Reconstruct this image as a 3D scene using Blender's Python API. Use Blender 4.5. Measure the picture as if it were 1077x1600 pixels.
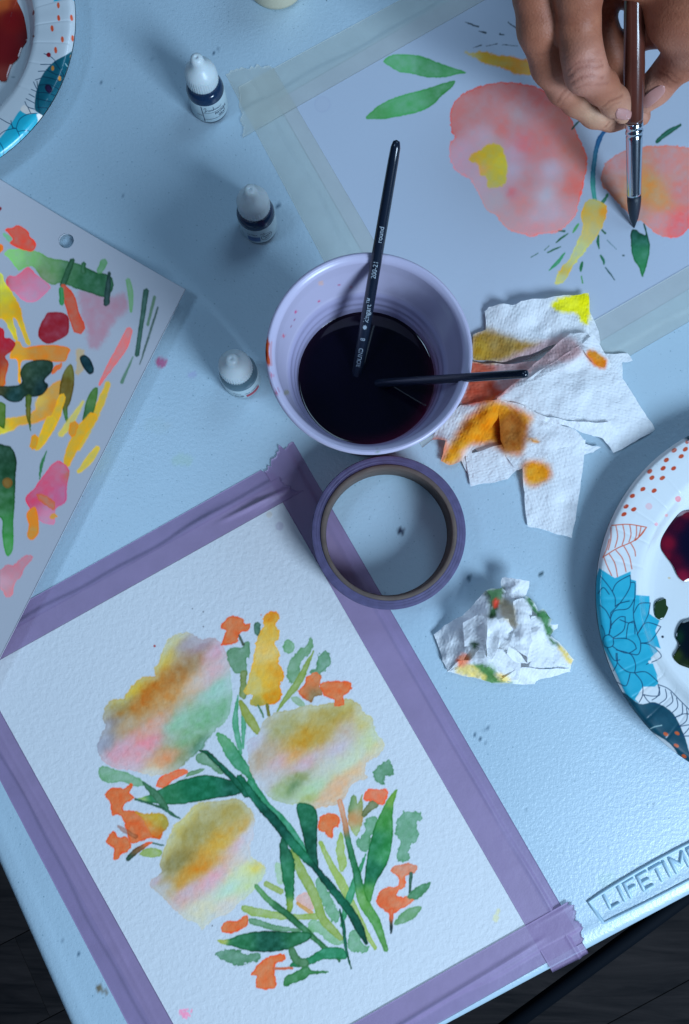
import bpy, bmesh, math, random
import numpy as np
from mathutils import Vector, Matrix, Quaternion
from mathutils.geometry import delaunay_2d_cdt

# ------------------------------------------------------------------ camera, world, lights, exposure
random.seed(7)
for o in list(bpy.data.objects):
    bpy.data.objects.remove(o, do_unlink=True)
scene = bpy.context.scene
COL = scene.collection
MM = 0.001
F_PX, CX, CY = 1180.0, 538.5, 800.0        # focal length of the photograph in its own pixels, image centre
CAM_H = 460.0                              # camera height over the table, mm
TILT = math.atan(110.0 / F_PX)

cam_d = bpy.data.cameras.new('camera')
cam_d.sensor_fit = 'VERTICAL'
cam_d.sensor_height = 36.0
cam_d.lens = F_PX / 1600.0 * 36.0
cam_d.clip_start = 0.01
cam_d.clip_end = 50.0
cam = bpy.data.objects.new('camera', cam_d)
COL.objects.link(cam)
cam.location = (0, 0, CAM_H * MM)
cam.rotation_euler = (TILT, 0, 0)
scene.camera = cam

world = bpy.data.worlds.new('World')
scene.world = world
world.use_nodes = True
bgn = world.node_tree.nodes['Background']
bgn.inputs[0].default_value = (0.28, 0.52, 1.0, 1)
bgn.inputs[1].default_value = 0.055

def area_light(name, loc, target, sx, sy, power, color):
    d = bpy.data.lights.new(name, 'AREA')
    d.shape = 'RECTANGLE'; d.size = sx; d.size_y = sy
    d.energy = power; d.color = color
    o = bpy.data.objects.new(name, d)
    COL.objects.link(o)
    o.location = loc
    v = Vector(target) - Vector(loc)
    o.rotation_euler = v.to_track_quat('-Z', 'Y').to_euler()
    return o
area_light('window_light', (0.95, -0.87, 0.95), (0, 0.02, 0), 0.55, 0.55, 32.3, (0.58, 0.78, 1.0))
area_light('far_window_light', (0.42, 0.78, 1.05), (0, 0.05, 0), 0.50, 0.50, 3.4, (0.47, 0.73, 1.0))
area_light('sheen_fill_light', (-0.50, 0.10, 1.05), (-0.10, 0, 0), 0.20, 0.20, 1.7, (0.46, 0.70, 1.0))  # added lamp, no window there; lifts the sheen on the table's left

scene.view_settings.view_transform = 'Standard'
scene.view_settings.look = 'None'
scene.view_settings.exposure = 0.0
scene.view_settings.gamma = 1.0

# ------------------------------------------------------------------ geometry helpers (millimetres in, metres out)
CT, ST = math.cos(TILT), math.sin(TILT)
def P(px, py, z=0.0):
    """point at height z (mm) seen at photo position (px, py)"""
    dx, dy, dz = (px - CX) / F_PX, -(py - CY) / F_PX, -1.0
    wx = dx; wy = dy * CT - dz * ST; wz = dy * ST + dz * CT
    t = (z - CAM_H) / wz
    return np.array([wx * t, wy * t, z], float)
def proj(V):
    V = np.asarray(V, float)
    x = V[..., 0]; y = V[..., 1]; z = V[..., 2] - CAM_H
    cy_ = y * CT + z * ST; cz = -y * ST + z * CT
    return np.stack([CX + F_PX * x / -cz, CY - F_PX * cy_ / -cz], -1)

def tag(o, label=None, cat=None, group=None, kind=None):
    if label: o['label'] = label
    if cat: o['category'] = cat
    if group: o['group'] = group
    if kind: o['kind'] = kind
    return o
def empty(name, loc=(0, 0, 0)):
    o = bpy.data.objects.new(name, None)
    o.empty_display_size = 0.01
    COL.objects.link(o)
    o.location = (loc[0] * MM, loc[1] * MM, loc[2] * MM)
    return o
def link(name, me, mat, parent=None):
    o = bpy.data.objects.new(name, me)
    COL.objects.link(o)
    if mat is not None and len(me.materials) == 0: me.materials.append(mat)
    if parent is not None:
        o.parent = parent
        o.location = (-parent.location[0], -parent.location[1], -parent.location[2]) if parent.parent is None else (0, 0, 0)
    return o
def mk(name, verts, faces, mat, parent=None, col=None, extra=None, smooth=True):
    """one mesh object; verts in mm world space, faces an (n,3)/(n,4) array or list of tuples"""
    me = bpy.data.meshes.new(name)
    V = np.asarray(verts, np.float32) * MM
    if isinstance(faces, np.ndarray):
        n, k = faces.shape
        me.vertices.add(len(V)); me.vertices.foreach_set('co', V.ravel())
        me.loops.add(n * k); me.loops.foreach_set('vertex_index', faces.astype(np.int32).ravel())
        me.polygons.add(n)
        me.polygons.foreach_set('loop_start', np.arange(0, n * k, k, dtype=np.int32))
        me.polygons.foreach_set('loop_total', np.full(n, k, np.int32))
        me.update(calc_edges=True); me.validate()
    else:
        me.from_pydata(V.tolist(), [], [tuple(int(i) for i in f) for f in faces]); me.update()
    me.polygons.foreach_set('use_smooth', np.full(len(me.polygons), smooth, bool))
    for nm, data in (('Col', col), ('quilt', extra)):
        if data is None: continue
        a = me.color_attributes.new(nm, 'FLOAT_COLOR', 'POINT')
        d = np.ones((len(V), 4), np.float32); data = np.asarray(data)
        d[:, :data.shape[1]] = data
        a.data.foreach_set('color', d.ravel())
    return link(name, me, mat, parent)
def grid_faces(nu, nv, closed=False):
    """quads of an (nu, nv) vertex grid, index = i*nv + j; closed joins the last row to the first"""
    i = np.arange(nu if closed else nu - 1)[:, None]; j = np.arange(nv - 1)[None, :]
    a = i * nv + j; b = ((i + 1) % nu) * nv + j
    return np.stack([a, b, b + 1, a + 1], -1).reshape(-1, 4)
def lathe(name, prof, c, mat, parent=None, n=64, ripple=None, col=None, smooth=True):
    """prof: list of (r, z); revolved round the vertical through c=(x,y); ripple(ang,k)->(dr,dz)"""
    ang = np.linspace(0, 2 * math.pi, n, endpoint=False)
    V = np.zeros((n, len(prof), 3))
    for k, (r, z) in enumerate(prof):
        dr = dz = 0
        if ripple is not None: dr, dz = ripple(ang, k)
        V[:, k, 0] = c[0] + (r + dr) * np.cos(ang); V[:, k, 1] = c[1] + (r + dr) * np.sin(ang); V[:, k, 2] = z + dz
    V = V.reshape(-1, 3)
    return mk(name, V, grid_faces(n, len(prof), True), mat, parent, col=None if col is None else col(V), smooth=smooth)
def tube(name, pts, rads, mat, parent=None, n=20, caps=True, flat=1.0):
    """swept tube through pts (mm) with radii"""
    pts = np.asarray(pts, float); V = []
    t0 = pts[-1] - pts[0]; t0 /= np.linalg.norm(t0)
    ref = np.array([0, 0, 1.]) if abs(t0[2]) < .9 else np.array([1., 0, 0])
    for i, p in enumerate(pts):
        t = pts[min(i + 1, len(pts) - 1)] - pts[max(i - 1, 0)]; t /= np.linalg.norm(t)
        a = np.cross(t, ref); a /= np.linalg.norm(a); b = np.cross(a, t)
        for k in range(n):
            w = 2 * math.pi * k / n
            V.append(p + rads[i] * (math.cos(w) * a + flat * math.sin(w) * b))
    m = len(pts); V = np.array(V)
    F = [(i * n + k, i * n + (k + 1) % n, (i + 1) * n + (k + 1) % n, (i + 1) * n + k) for i in range(m - 1) for k in range(n)]
    if caps:
        F.append(tuple(range(n))[::-1]); F.append(tuple(range((m - 1) * n, m * n)))
    return mk(name, V, F, mat, parent)

# ------------------------------------------------------------------ noise
def _h(ix, iy, seed):
    n = (ix * 374761393 + iy * 668265263 + seed * 974634777) & 0xffffffff
    n = ((n ^ (n >> 13)) * 1274126177) & 0xffffffff
    return ((n ^ (n >> 16)) & 0xffff) / 65535.0
def vn(x, y, s, seed=0):
    x = np.asarray(x, float) / s; y = np.asarray(y, float) / s
    ix = np.floor(x).astype(np.int64); iy = np.floor(y).astype(np.int64)
    fx = x - ix; fy = y - iy; fx = fx * fx * (3 - 2 * fx); fy = fy * fy * (3 - 2 * fy)
    a = _h(ix, iy, seed); b = _h(ix + 1, iy, seed); c = _h(ix, iy + 1, seed); d = _h(ix + 1, iy + 1, seed)
    return (a * (1 - fx) + b * fx) * (1 - fy) + (c * (1 - fx) + d * fx) * fy * 1.0 - 0.5
def fbm(x, y, s, seed=0, o=3):
    r = 0; a = 1
    for k in range(o):
        r = r + a * vn(x, y, s, seed + 17 * k); s = s / 2.1; a *= .5
    return r

# ------------------------------------------------------------------ watercolour pigment, laid into per-vertex colour
def lin(c):
    c = np.asarray(c, float) / 255.0
    return np.where(c <= .04045, c / 12.92, ((c + .055) / 1.055) ** 2.4)
def catmull(pts, sub=6, closed=True):
    p = np.asarray(pts, float); n = len(p); out = []
    rng = range(n) if closed else range(n - 1)
    for i in rng:
        if closed: a, b, c, d = p[(i - 1) % n], p[i], p[(i + 1) % n], p[(i + 2) % n]
        else: a, b, c, d = p[max(i - 1, 0)], p[i], p[i + 1], p[min(i + 2, n - 1)]
        for k in range(sub):
            t = k / sub
            out.append(.5 * ((2 * b) + (c - a) * t + (2 * a - 5 * b + 4 * c - d) * t * t + (3 * b - a - 3 * c + d) * t ** 3))
    if not closed: out.append(p[-1])
    return np.array(out)
def pts_of(s):
    return [tuple(float(v) for v in q.split(',')) for q in s.split()]
KEYS = dict(A1=(120, 930, 3.59), A2=(340, 930, 3.168), A3=(140, 1180, 3.366), A4=(320, 1220, 2.992),
            B1=(560, 50, 3.846), B2=(680, 120, 3.846), B3=(820, 280, 4.19),
            C0=(0, 300, 2.448), C1=(0, 300, 7.18), C2=(0, 480, 7.18), C3=(0, 680, 5.717), C4=(0, 650, 2.448),
            PL=(0, 0, 5.52), PR=(877, 660, 2.857), TW=(660, 440, 2.583), TS=(670, 890, 4.4875), LG=(880, 1300, 5.467),
            HD=(780, 0, 3.626), X=(0, 0, 1.0))
def conv(K, p):
    ox, oy, s = KEYS[K]
    return (ox + p[0] / s, oy + p[1] / s) + tuple(v / s for v in p[2:3])

class Canvas:
    def __init__(s, x0, y0, x1, y1, white, res=1.0):
        s.x0, s.y0, s.res = x0, y0, res
        s.w = int((x1 - x0) * res); s.h = int((y1 - y0) * res)
        s.a = np.ones((s.h, s.w, 3)); s.white = lin(white); s.seed = 1
    def _paint(s, poly, color, soft, edge, warp, mottle, grad, op, K, sharp):
        aniso = 1.75 if (grad and len(grad) > 14 and K != 'B2') else 1.0
        s.seed += 1
        pad = 6 + soft * 2 + warp * 2
        bx0, by0 = poly.min(0) - pad; bx1, by1 = poly.max(0) + pad
        i0 = max(0, int((bx0 - s.x0) * s.res)); i1 = min(s.w, int((bx1 - s.x0) * s.res) + 1)
        j0 = max(0, int((by0 - s.y0) * s.res)); j1 = min(s.h, int((by1 - s.y0) * s.res) + 1)
        if i1 <= i0 or j1 <= j0: return
        X, Y = np.meshgrid(s.x0 + (np.arange(i0, i1) + .5) / s.res, s.y0 + (np.arange(j0, j1) + .5) / s.res)
        Xw = X + warp * (fbm(X, Y, 11, s.seed) + .9 * vn(X, Y, 3.2, s.seed + 5)); Yw = Y + warp * (fbm(X, Y, 11, s.seed + 50) + .9 * vn(X, Y, 3.2, s.seed + 77))
        d2 = np.full(X.shape, 1e9); ins = np.zeros(X.shape, bool)
        q = np.roll(poly, -1, 0)
        for (ax, ay), (bx, by) in zip(poly, q):
            ex, ey = bx - ax, by - ay; L = ex * ex + ey * ey + 1e-9
            t = np.clip(((Xw - ax) * ex + (Yw - ay) * ey) / L, 0, 1)
            d2 = np.minimum(d2, (Xw - ax - t * ex) ** 2 + (Yw - ay - t * ey) ** 2)
            if ay != by:
                ins ^= ((ay > Yw) != (by > Yw)) & (Xw < ex * (Yw - ay) / ey + ax)
        d = np.sqrt(d2) * np.where(ins, -1, 1)
        d = d + warp * .55 * (vn(X, Y, 2.4, s.seed + 31) + vn(X, Y, 4.6, s.seed + 33)) * (1 if soft < 4 else .3)
        al = np.clip(.5 - d / soft, 0, 1); al = al * al * (3 - 2 * al) * op
        if grad:
            W = np.zeros(X.shape); C = np.zeros(X.shape + (3,))
            Xg = X + 5 * fbm(X, Y, 16, s.seed + 3); Yg = Y + 5 * fbm(X, Y, 16, s.seed + 9)
            for g in grad:
                gx, gy = conv(K, g[:2]); r = (g[3] if len(g) > 3 else 26) if K != 'X' else (g[3] if len(g) > 3 else 26)
                du = (Xg - gx) * .79 - (Yg - gy) * .61; dv = (Xg - gx) * .61 + (Yg - gy) * .79
                w = 1 / (((du / aniso) ** 2 + (dv * aniso ** .5) ** 2) / r ** 2 + .22) ** (1.45 if K == 'B2' else 1.9)
                W += w; C += w[..., None] * np.log(np.maximum(lin(g[2]) / s.white, .004))
            T = C / W[..., None]
        else:
            T = np.broadcast_to(np.log(np.maximum(lin(color) / s.white, .004)), X.shape + (3,))
        dens = 1 + mottle * (fbm(X, Y, 9, s.seed + 21) * 1.3) + edge * 1.5 * np.exp(-((d + 1.0) / 1.2) ** 2) - .15 * edge
        if aniso > 1: dens = dens * (.92 - .38 * np.exp(-((d + 2) / 7.0) ** 2)) + .16 * np.exp(-((d + .6) / 1.0) ** 2)
        T = np.exp(T * dens[..., None])
        reg = s.a[j0:j1, i0:i1]
        reg[:] = reg * (1 - al[..., None]) + T * al[..., None]
    def pl(s, K, pts, color=None, soft=1.4, edge=.28, warp=1.6, mottle=.3, grad=None, op=1.0, sharp=False):
        p = [conv(K, q)[:2] for q in pts_of(pts)]
        poly = np.array(p) if sharp else catmull(p, 5)
        s._paint(poly, color, soft, edge, warp, mottle, grad, op, K, sharp)
    def rb(s, K, pts, color=None, soft=1.3, edge=.25, warp=1.0, mottle=.3, grad=None, op=1.0):
        p = np.array([conv(K, q) for q in pts_of(pts)])
        p = catmull(p, 6, False)
        t = np.gradient(p[:, :2], axis=0); t /= np.linalg.norm(t, axis=1)[:, None] + 1e-9
        nrm = np.stack([-t[:, 1], t[:, 0]], -1); hw = np.maximum(p[:, 2:3], .8) / 2
        a = p[:, :2] + nrm * hw; b = p[:, :2] - nrm * hw
        cap0 = p[0, :2] - t[0] * hw[0] * .7; cap1 = p[-1, :2] + t[-1] * hw[-1] * .7
        poly = np.vstack([a, cap1[None], b[::-1], cap0[None]])
        s._paint(poly, color, soft, edge, warp, mottle, grad, op, K, False)
    def dot(s, K, x, y, rx, ry, color, rot=0, **kw):
        ox, oy, sc = KEYS[K]; c, sn = math.cos(rot), math.sin(rot)
        pts = [(ox + (x + rx * math.cos(w) * c - ry * math.sin(w) * sn) / sc, oy + (y + rx * math.cos(w) * sn + ry * math.sin(w) * c) / sc) for w in np.linspace(0, 2 * math.pi, 14, endpoint=False)]
        s._paint(np.array(pts), color, kw.get('soft', 1.2), kw.get('edge', .15), kw.get('warp', .5), .2, None, kw.get('op', 1), K, False)
    def sample(s, px):
        x = np.clip((px[..., 0] - s.x0) * s.res - .5, 0, s.w - 1.001); y = np.clip((px[..., 1] - s.y0) * s.res - .5, 0, s.h - 1.001)
        i = x.astype(int); j = y.astype(int); fx = (x - i)[..., None]; fy = (y - j)[..., None]; a = s.a
        return (a[j, i] * (1 - fx) + a[j, i + 1] * fx) * (1 - fy) + (a[j + 1, i] * (1 - fx) + a[j + 1, i + 1] * fx) * fy

# ------------------------------------------------------------------ materials
def pmat(name, color=(.5, .5, .5), rough=.5, attr=False, bumps=(), spec=.5, metallic=0, coat=0, alpha=None, sss=0, trans=0, ior=1.45,
         vary=None, translucent=0, specks=None):
    m = bpy.data.materials.new(name); m.use_nodes = True
    nt = m.node_tree; N = nt.nodes; L = nt.links; b = N['Principled BSDF']
    b.inputs['Roughness'].default_value = rough
    b.inputs['Specular IOR Level'].default_value = spec
    b.inputs['Metallic'].default_value = metallic
    b.inputs['Coat Weight'].default_value = coat
    b.inputs['Coat Roughness'].default_value = .12
    b.inputs['IOR'].default_value = ior
    b.inputs['Transmission Weight'].default_value = trans
    if sss:
        b.inputs['Subsurface Weight'].default_value = sss
        b.inputs['Subsurface Radius'].default_value = (1.0, .35, .2)
        b.inputs['Subsurface Scale'].default_value = .003
    tc = N.new('ShaderNodeTexCoord')
    src = None
    if attr:
        a = N.new('ShaderNodeVertexColor'); a.layer_name = 'Col'
        mul = N.new('ShaderNodeMix'); mul.data_type = 'RGBA'; mul.blend_type = 'MULTIPLY'; mul.inputs[0].default_value = 1
        L.new(a.outputs['Color'], mul.inputs[6]); mul.inputs[7].default_value = (*color, 1)
        src = mul.outputs[2]
    else:
        rgb = N.new('ShaderNodeRGB'); rgb.outputs[0].default_value = (*color, 1); src = rgb.outputs[0]
    if vary:   # (scale, amount): slow tonal change of the stuff itself
        nz = N.new('ShaderNodeTexNoise'); nz.inputs['Scale'].default_value = vary[0]; nz.inputs['Detail'].default_value = 5
        L.new(tc.outputs['Object'], nz.inputs['Vector'])
        mr = N.new('ShaderNodeMapRange'); mr.inputs['From Min'].default_value = .3; mr.inputs['From Max'].default_value = .7
        mr.inputs['To Min'].default_value = 1 - vary[1]; mr.inputs['To Max'].default_value = 1 + vary[1]
        L.new(nz.outputs['Fac'], mr.inputs['Value'])
        mx = N.new('ShaderNodeMix'); mx.data_type = 'RGBA'; mx.blend_type = 'MULTIPLY'; mx.inputs[0].default_value = 1
        L.new(src, mx.inputs[6]); L.new(mr.outputs[0], mx.inputs[7]); src = mx.outputs[2]
    if specks:  # list of (scale, threshold, colour, amount)
        for sc, th, c, amt in specks:
            vo = N.new('ShaderNodeTexVoronoi'); vo.inputs['Scale'].default_value = sc
            L.new(tc.outputs['Object'], vo.inputs['Vector'])
            nz = N.new('ShaderNodeTexNoise'); nz.inputs['Scale'].default_value = sc * .23; nz.inputs['Detail'].default_value = 2
            L.new(tc.outputs['Object'], nz.inputs['Vector'])
            sub = N.new('ShaderNodeMath'); sub.operation = 'MULTIPLY_ADD'; sub.inputs[1].default_value = -1.6; sub.inputs[2].default_value = 1.6 * .62 + th
            L.new(nz.outputs['Fac'], sub.inputs[0])
            ad = N.new('ShaderNodeMath'); ad.operation = 'SUBTRACT'
            L.new(vo.outputs['Distance'], ad.inputs[0]); ad.inputs[1].default_value = th
            # speck where the cell's own random value is low and we are near its centre
            sep = N.new('ShaderNodeSeparateColor'); L.new(vo.outputs['Color'], sep.inputs[0])
            lt = N.new('ShaderNodeMath'); lt.operation = 'LESS_THAN'; lt.inputs[1].default_value = .16; L.new(sep.outputs[0], lt.inputs[0])
            mr = N.new('ShaderNodeMapRange'); mr.inputs['From Min'].default_value = 0; mr.inputs['From Max'].default_value = th
            mr.inputs['To Min'].default_value = amt; mr.inputs['To Max'].default_value = 0
            L.new(vo.outputs['Distance'], mr.inputs['Value'])
            mu = N.new('ShaderNodeMath'); mu.operation = 'MULTIPLY'; L.new(mr.outputs[0], mu.inputs[0]); L.new(lt.outputs[0], mu.inputs[1])
            mx = N.new('ShaderNodeMix'); mx.data_type = 'RGBA'; L.new(mu.outputs[0], mx.inputs[0]); L.new(src, mx.inputs[6]); mx.inputs[7].default_value = (*c, 1)
            src = mx.outputs[2]
    L.new(src, b.inputs['Base Color'])
    nrm = None
    for kind, sc, dist, strength in bumps:
        bp = N.new('ShaderNodeBump'); bp.inputs['Strength'].default_value = strength; bp.inputs['Distance'].default_value = dist * MM
        if kind == 'noise':
            t = N.new('ShaderNodeTexNoise'); t.inputs['Scale'].default_value = sc; t.inputs['Detail'].default_value = 3; t.inputs['Roughness'].default_value = .55
            L.new(tc.outputs['Object'], t.inputs['Vector']); out = t.outputs['Fac']
        elif kind == 'voronoi':
            t = N.new('ShaderNodeTexVoronoi'); t.feature = 'SMOOTH_F1'; t.inputs['Scale'].default_value = sc
            L.new(tc.outputs['Object'], t.inputs['Vector']); out = t.outputs['Distance']
        elif kind == 'quilt':
            a = N.new('ShaderNodeVertexColor'); a.layer_name = 'quilt'
            sp = N.new('ShaderNodeSeparateColor'); L.new(a.outputs['Color'], sp.inputs[0])
            outs = []
            wn = N.new('ShaderNodeTexVoronoi'); wn.feature = 'SMOOTH_F1'; wn.inputs['Randomness'].default_value = .55; wn.inputs['Scale'].default_value = .62
            mpq = N.new('ShaderNodeMapping'); mpq.inputs['Scale'].default_value = (1.0, .72, 1.0)
            L.new(a.outputs['Color'], mpq.inputs[0]); L.new(mpq.outputs[0], wn.inputs['Vector'])
            for ch in ():
                mm = N.new('ShaderNodeMath'); mm.operation = 'MULTIPLY'; mm.inputs[1].default_value = sc * (1 if ch == 0 else .72); L.new(sp.outputs[ch], mm.inputs[0])
                sn = N.new('ShaderNodeMath'); sn.operation = 'SINE'; L.new(mm.outputs[0], sn.inputs[0]); outs.append(sn)
            out = wn.outputs['Distance']
        L.new(out, bp.inputs['Height'])
        if nrm is not None: L.new(nrm, bp.inputs['Normal'])
        nrm = bp.outputs['Normal']
    if nrm is not None: L.new(nrm, b.inputs['Normal'])
    outn = N['Material Output']; sh = b.outputs[0]
    if translucent:
        tl = N.new('ShaderNodeBsdfTranslucent'); L.new(src, tl.inputs['Color'])
        ms = N.new('ShaderNodeMixShader'); ms.inputs[0].default_value = translucent
        L.new(sh, ms.inputs[1]); L.new(tl.outputs[0], ms.inputs[2]); sh = ms.outputs[0]
    if alpha is not None:
        tr = N.new('ShaderNodeBsdfTransparent')
        ms = N.new('ShaderNodeMixShader'); ms.inputs[0].default_value = alpha
        L.new(tr.outputs[0], ms.inputs[1]); L.new(sh, ms.inputs[2]); sh = ms.outputs[0]
    L.new(sh, outn.inputs['Surface'])
    return m

M = {}
M['table'] = pmat('table_plastic', (.46, .60, .69), .36, attr=True, spec=1.0, bumps=(('noise', 420, .38, .55), ('noise', 1100, .15, .5)), vary=(9, .05),
                  specks=((330, .20, (.08, .20, .26), .75), (700, .30, (.12, .28, .36), .55), (75, .055, (.02, .06, .10), .9)))
M['table_plain'] = pmat('table_rim_plastic', (.44, .63, .74), .34, bumps=(('noise', 600, .3, .3),))
M['paperA'] = pmat('cold_press_paper', (.75, .76, .78), .85, attr=True, spec=.2, bumps=(('noise', 340, .55, .7), ('noise', 900, .25, .45)))
M['paperB'] = pmat('smooth_watercolour_paper', (.50, .56, .66), .85, attr=True, spec=.2, bumps=(('noise', 700, .2, .35),))
M['paperC'] = pmat('heavy_paper', (.62, .61, .65), .85, attr=True, spec=.2, bumps=(('noise', 800, .15, .3),))
M['purple'] = pmat('purple_tape', (.35, .235, .42), .46, spec=.5, alpha=.74, bumps=(('noise', 900, .12, .4), ('noise', 100, .9, .3)), vary=(60, .06))
M['cream_tape'] = pmat('cream_tape', (.66, .69, .62), .45, spec=.4, alpha=.42, bumps=(('noise', 900, .1, .3), ('noise', 90, .4, .2)), vary=(60, .05))
M['roll_purple'] = pmat('roll_tape', (.105, .09, .19), .5, bumps=(('noise', 1500, .15, .5),), vary=(200, .15))
M['card'] = pmat('cardboard', (.13, .095, .08), .8, bumps=(('noise', 900, .2, .5),), vary=(150, .15))
M['cup_in'] = pmat('cup_white_plastic', (.54, .50, .66), .25, attr=True, spec=.5, bumps=(('noise', 60, .2, .12),), sss=.0)
M['cup_red'] = pmat('cup_red_plastic', (.45, .02, .03), .3)
M['water'] = pmat('paint_water', (1, 1, 1), .05, attr=True, spec=.6)
M['black'] = pmat('black_lacquer', (.008, .014, .028), .22, coat=.3)
M['silver_print'] = pmat('silver_print', (.34, .40, .46), .4)
M['towel'] = pmat('paper_towel', (.95, .95, .96), .9, attr=True, spec=.1, translucent=.18, bumps=(('quilt', 2.9, .75, .75), ('noise', 700, .12, .4)))
M['cap'] = pmat('white_cap_plastic', (.66, .74, .76), .33, bumps=(('noise', 400, .12, .15),), sss=.1)
M['ink_blue'] = pmat('dark_blue_bottle', (.012, .035, .085), .12, coat=.5)
M['ink_clear'] = pmat('grey_clear_bottle', (.10, .17, .21), .12, coat=.5)
M['label'] = pmat('label_paper', (.50, .62, .66), .45)
M['print_dark'] = pmat('label_print_dark', (.03, .05, .10), .5)
M['print_blue'] = pmat('label_print_blue', (.10, .18, .36), .5)
M['print_red'] = pmat('label_print_red', (.40, .045, .07), .5)
M['cream'] = pmat('cream_jar', (.62, .56, .40), .5, bumps=(('noise', 300, .1, .2),))
M['plate'] = pmat('coated_paper_plate', (.72, .76, .78), .28, attr=True, spec=.5, coat=.25, bumps=(('noise', 250, .15, .15),))
M['puddle'] = pmat('wet_paint', (1, 1, 1), .08, attr=True, spec=.6, coat=.6)
M['floor'] = None
M['skin'] = pmat('skin', (1, 1, 1), .5, attr=True, spec=.35, sss=.05, bumps=(('noise', 900, .3, .7), ('voronoi', 1100, .22, .6), ('noise', 240, .6, .5)))
M['nail'] = pmat('fingernail', (.56, .27, .235), .25, coat=.5, bumps=(('noise', 300, .1, .2),))
M['ferrule'] = pmat('nickel_ferrule', (.62, .68, .75), .16, metallic=1)
M['bristle'] = pmat('brush_hair', (.012, .02, .035), .45, bumps=(('noise', 2500, .2, .6),))
M['copper'] = pmat('brown_lacquer', (.10, .028, .018), .2, coat=.6, vary=(60, .2))
M['steel'] = pmat('dark_steel', (.004, .007, .012), .75, spec=.15)
# ------------------------------------------------------------------ floor (structure) with planks
E1 = P(1077, 1406) - P(714, 1600); E1 /= np.linalg.norm(E1)          # along the long table edge
E2 = np.array([-E1[1], E1[0], 0.0])                                    # away from that edge, over the table
KC = P(220, 1864)                                                      # corner of the table top
def TL(u, v, z=0.0):
    return KC + E1 * u + E2 * v + np.array([0, 0, z])

def wood():
    m = bpy.data.materials.new('dark_floor_wood'); m.use_nodes = True
    N = m.node_tree.nodes; L = m.node_tree.links; b = N['Principled BSDF']
    tc = N.new('ShaderNodeTexCoord'); mp = N.new('ShaderNodeMapping'); mp.inputs['Scale'].default_value = (3, 26, 3)
    mp.inputs['Rotation'].default_value = (0, 0, -math.atan2(E1[1], E1[0]))
    oi = N.new('ShaderNodeObjectInfo')
    ad = N.new('ShaderNodeVectorMath'); ad.operation = 'ADD'
    L.new(tc.outputs['Object'], mp.inputs[0]); L.new(mp.outputs[0], ad.inputs[0]); L.new(oi.outputs['Random'], ad.inputs[1])
    nz = N.new('ShaderNodeTexNoise'); nz.inputs['Scale'].default_value = 1.6; nz.inputs['Detail'].default_value = 9; nz.inputs['Roughness'].default_value = .65; nz.inputs['Distortion'].default_value = .6
    L.new(ad.outputs[0], nz.inputs['Vector'])
    cr = N.new('ShaderNodeValToRGB'); cr.color_ramp.elements[0].position = .32; cr.color_ramp.elements[0].color = (.006, .007, .009, 1)
    cr.color_ramp.elements[1].position = .72; cr.color_ramp.elements[1].color = (.040, .034, .034, 1)
    L.new(nz.outputs['Fac'], cr.inputs[0]); L.new(cr.outputs[0], b.inputs['Base Color'])
    b.inputs['Roughness'].default_value = .8; b.inputs['Specular IOR Level'].default_value = .12
    bp = N.new('ShaderNodeBump'); bp.inputs['Strength'].default_value = .4; bp.inputs['Distance'].default_value = .001
    L.new(nz.outputs['Fac'], bp.inputs['Height']); L.new(bp.outputs[0], b.inputs['Normal'])
    return m
M['floor'] = wood()
ZF = -740.0
fl = mk('floor', [(-4000, -4000, ZF - 6), (4000, -4000, ZF - 6), (4000, 4000, ZF - 6), (-4000, 4000, ZF - 6)], [(0, 1, 2, 3)], M['steel'])
tag(fl, kind='structure')
def plank(u0, u1, v0, v1):
    g = .35
    a = [TL(u0 + g, v0 + g), TL(u1 - g, v0 + g), TL(u1 - g, v1 - g), TL(u0 + g, v1 - g)]
    zt, zb = ZF, ZF - 5.5; c = .5
    top = [TL(u0 + g + c, v0 + g + c, zt), TL(u1 - g - c, v0 + g + c, zt), TL(u1 - g - c, v1 - g - c, zt), TL(u0 + g + c, v1 - g - c, zt)]
    mid = [p + np.array([0, 0, zt - .8]) for p in a]; bot = [p + np.array([0, 0, zb]) for p in a]
    F = [(0, 1, 2, 3)] + [(k, 4 + k, 4 + (k + 1) % 4, (k + 1) % 4) for k in range(4)] + [(4 + k, 8 + k, 8 + (k + 1) % 4, 4 + (k + 1) % 4) for k in range(4)]
    return mk('plank', top + mid + bot, F, M['floor'], fl, smooth=False)
for r in range(-9, 8):
    off = (r * 431) % 900
    for k in range(-1, 2):
        plank(-900 + k * 2300 + off, 1400 + k * 2300 + off, r * 128, (r + 1) * 128)

# ------------------------------------------------------------------ folding table
table = empty('folding_table', TL(600, 370, ZF))
tag(table, 'pale blue white moulded plastic folding table with pebbled top, stained with paint, carrying everything', 'table')
tc_ = Canvas(-60, -60, 1140, 1700, (205, 205, 205), 1)
tc_.dot('X', 252, 566, 9, 8, (222, 110, 140), warp=1.5, soft=2.5)
tc_.dot('X', 300, 586, 8, 4, (190, 165, 200), warp=3, soft=4, op=.6)
tc_.dot('X', 284, 720, 17, 9, (200, 205, 185), warp=5, soft=5, op=.7)
tc_.dot('X', 262, 664, 8, 5, (205, 200, 195), warp=3, soft=4, op=.6)
tc_.dot('X', 627, 830, 5.5, 5.5, (40, 50, 75), warp=1, soft=2.2)
tc_.dot('X', 846, 897, 4, 4, (60, 90, 95), warp=1, soft=2)
tc_.dot('X', 733, 903, 4, 4, (80, 110, 120), warp=1, soft=2)
tc_.pl('X', '149,1541 155,1538 162,1545 170,1554 163,1551 154,1549', (150, 125, 100), warp=1, soft=2)
tc_.dot('X', 950, 1374, 16, 12, (195, 205, 180), warp=6, soft=7, op=.45)
tc_.dot('X', 245, 665, 20, 14, (200, 200, 190), warp=8, soft=8, op=.3)
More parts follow.
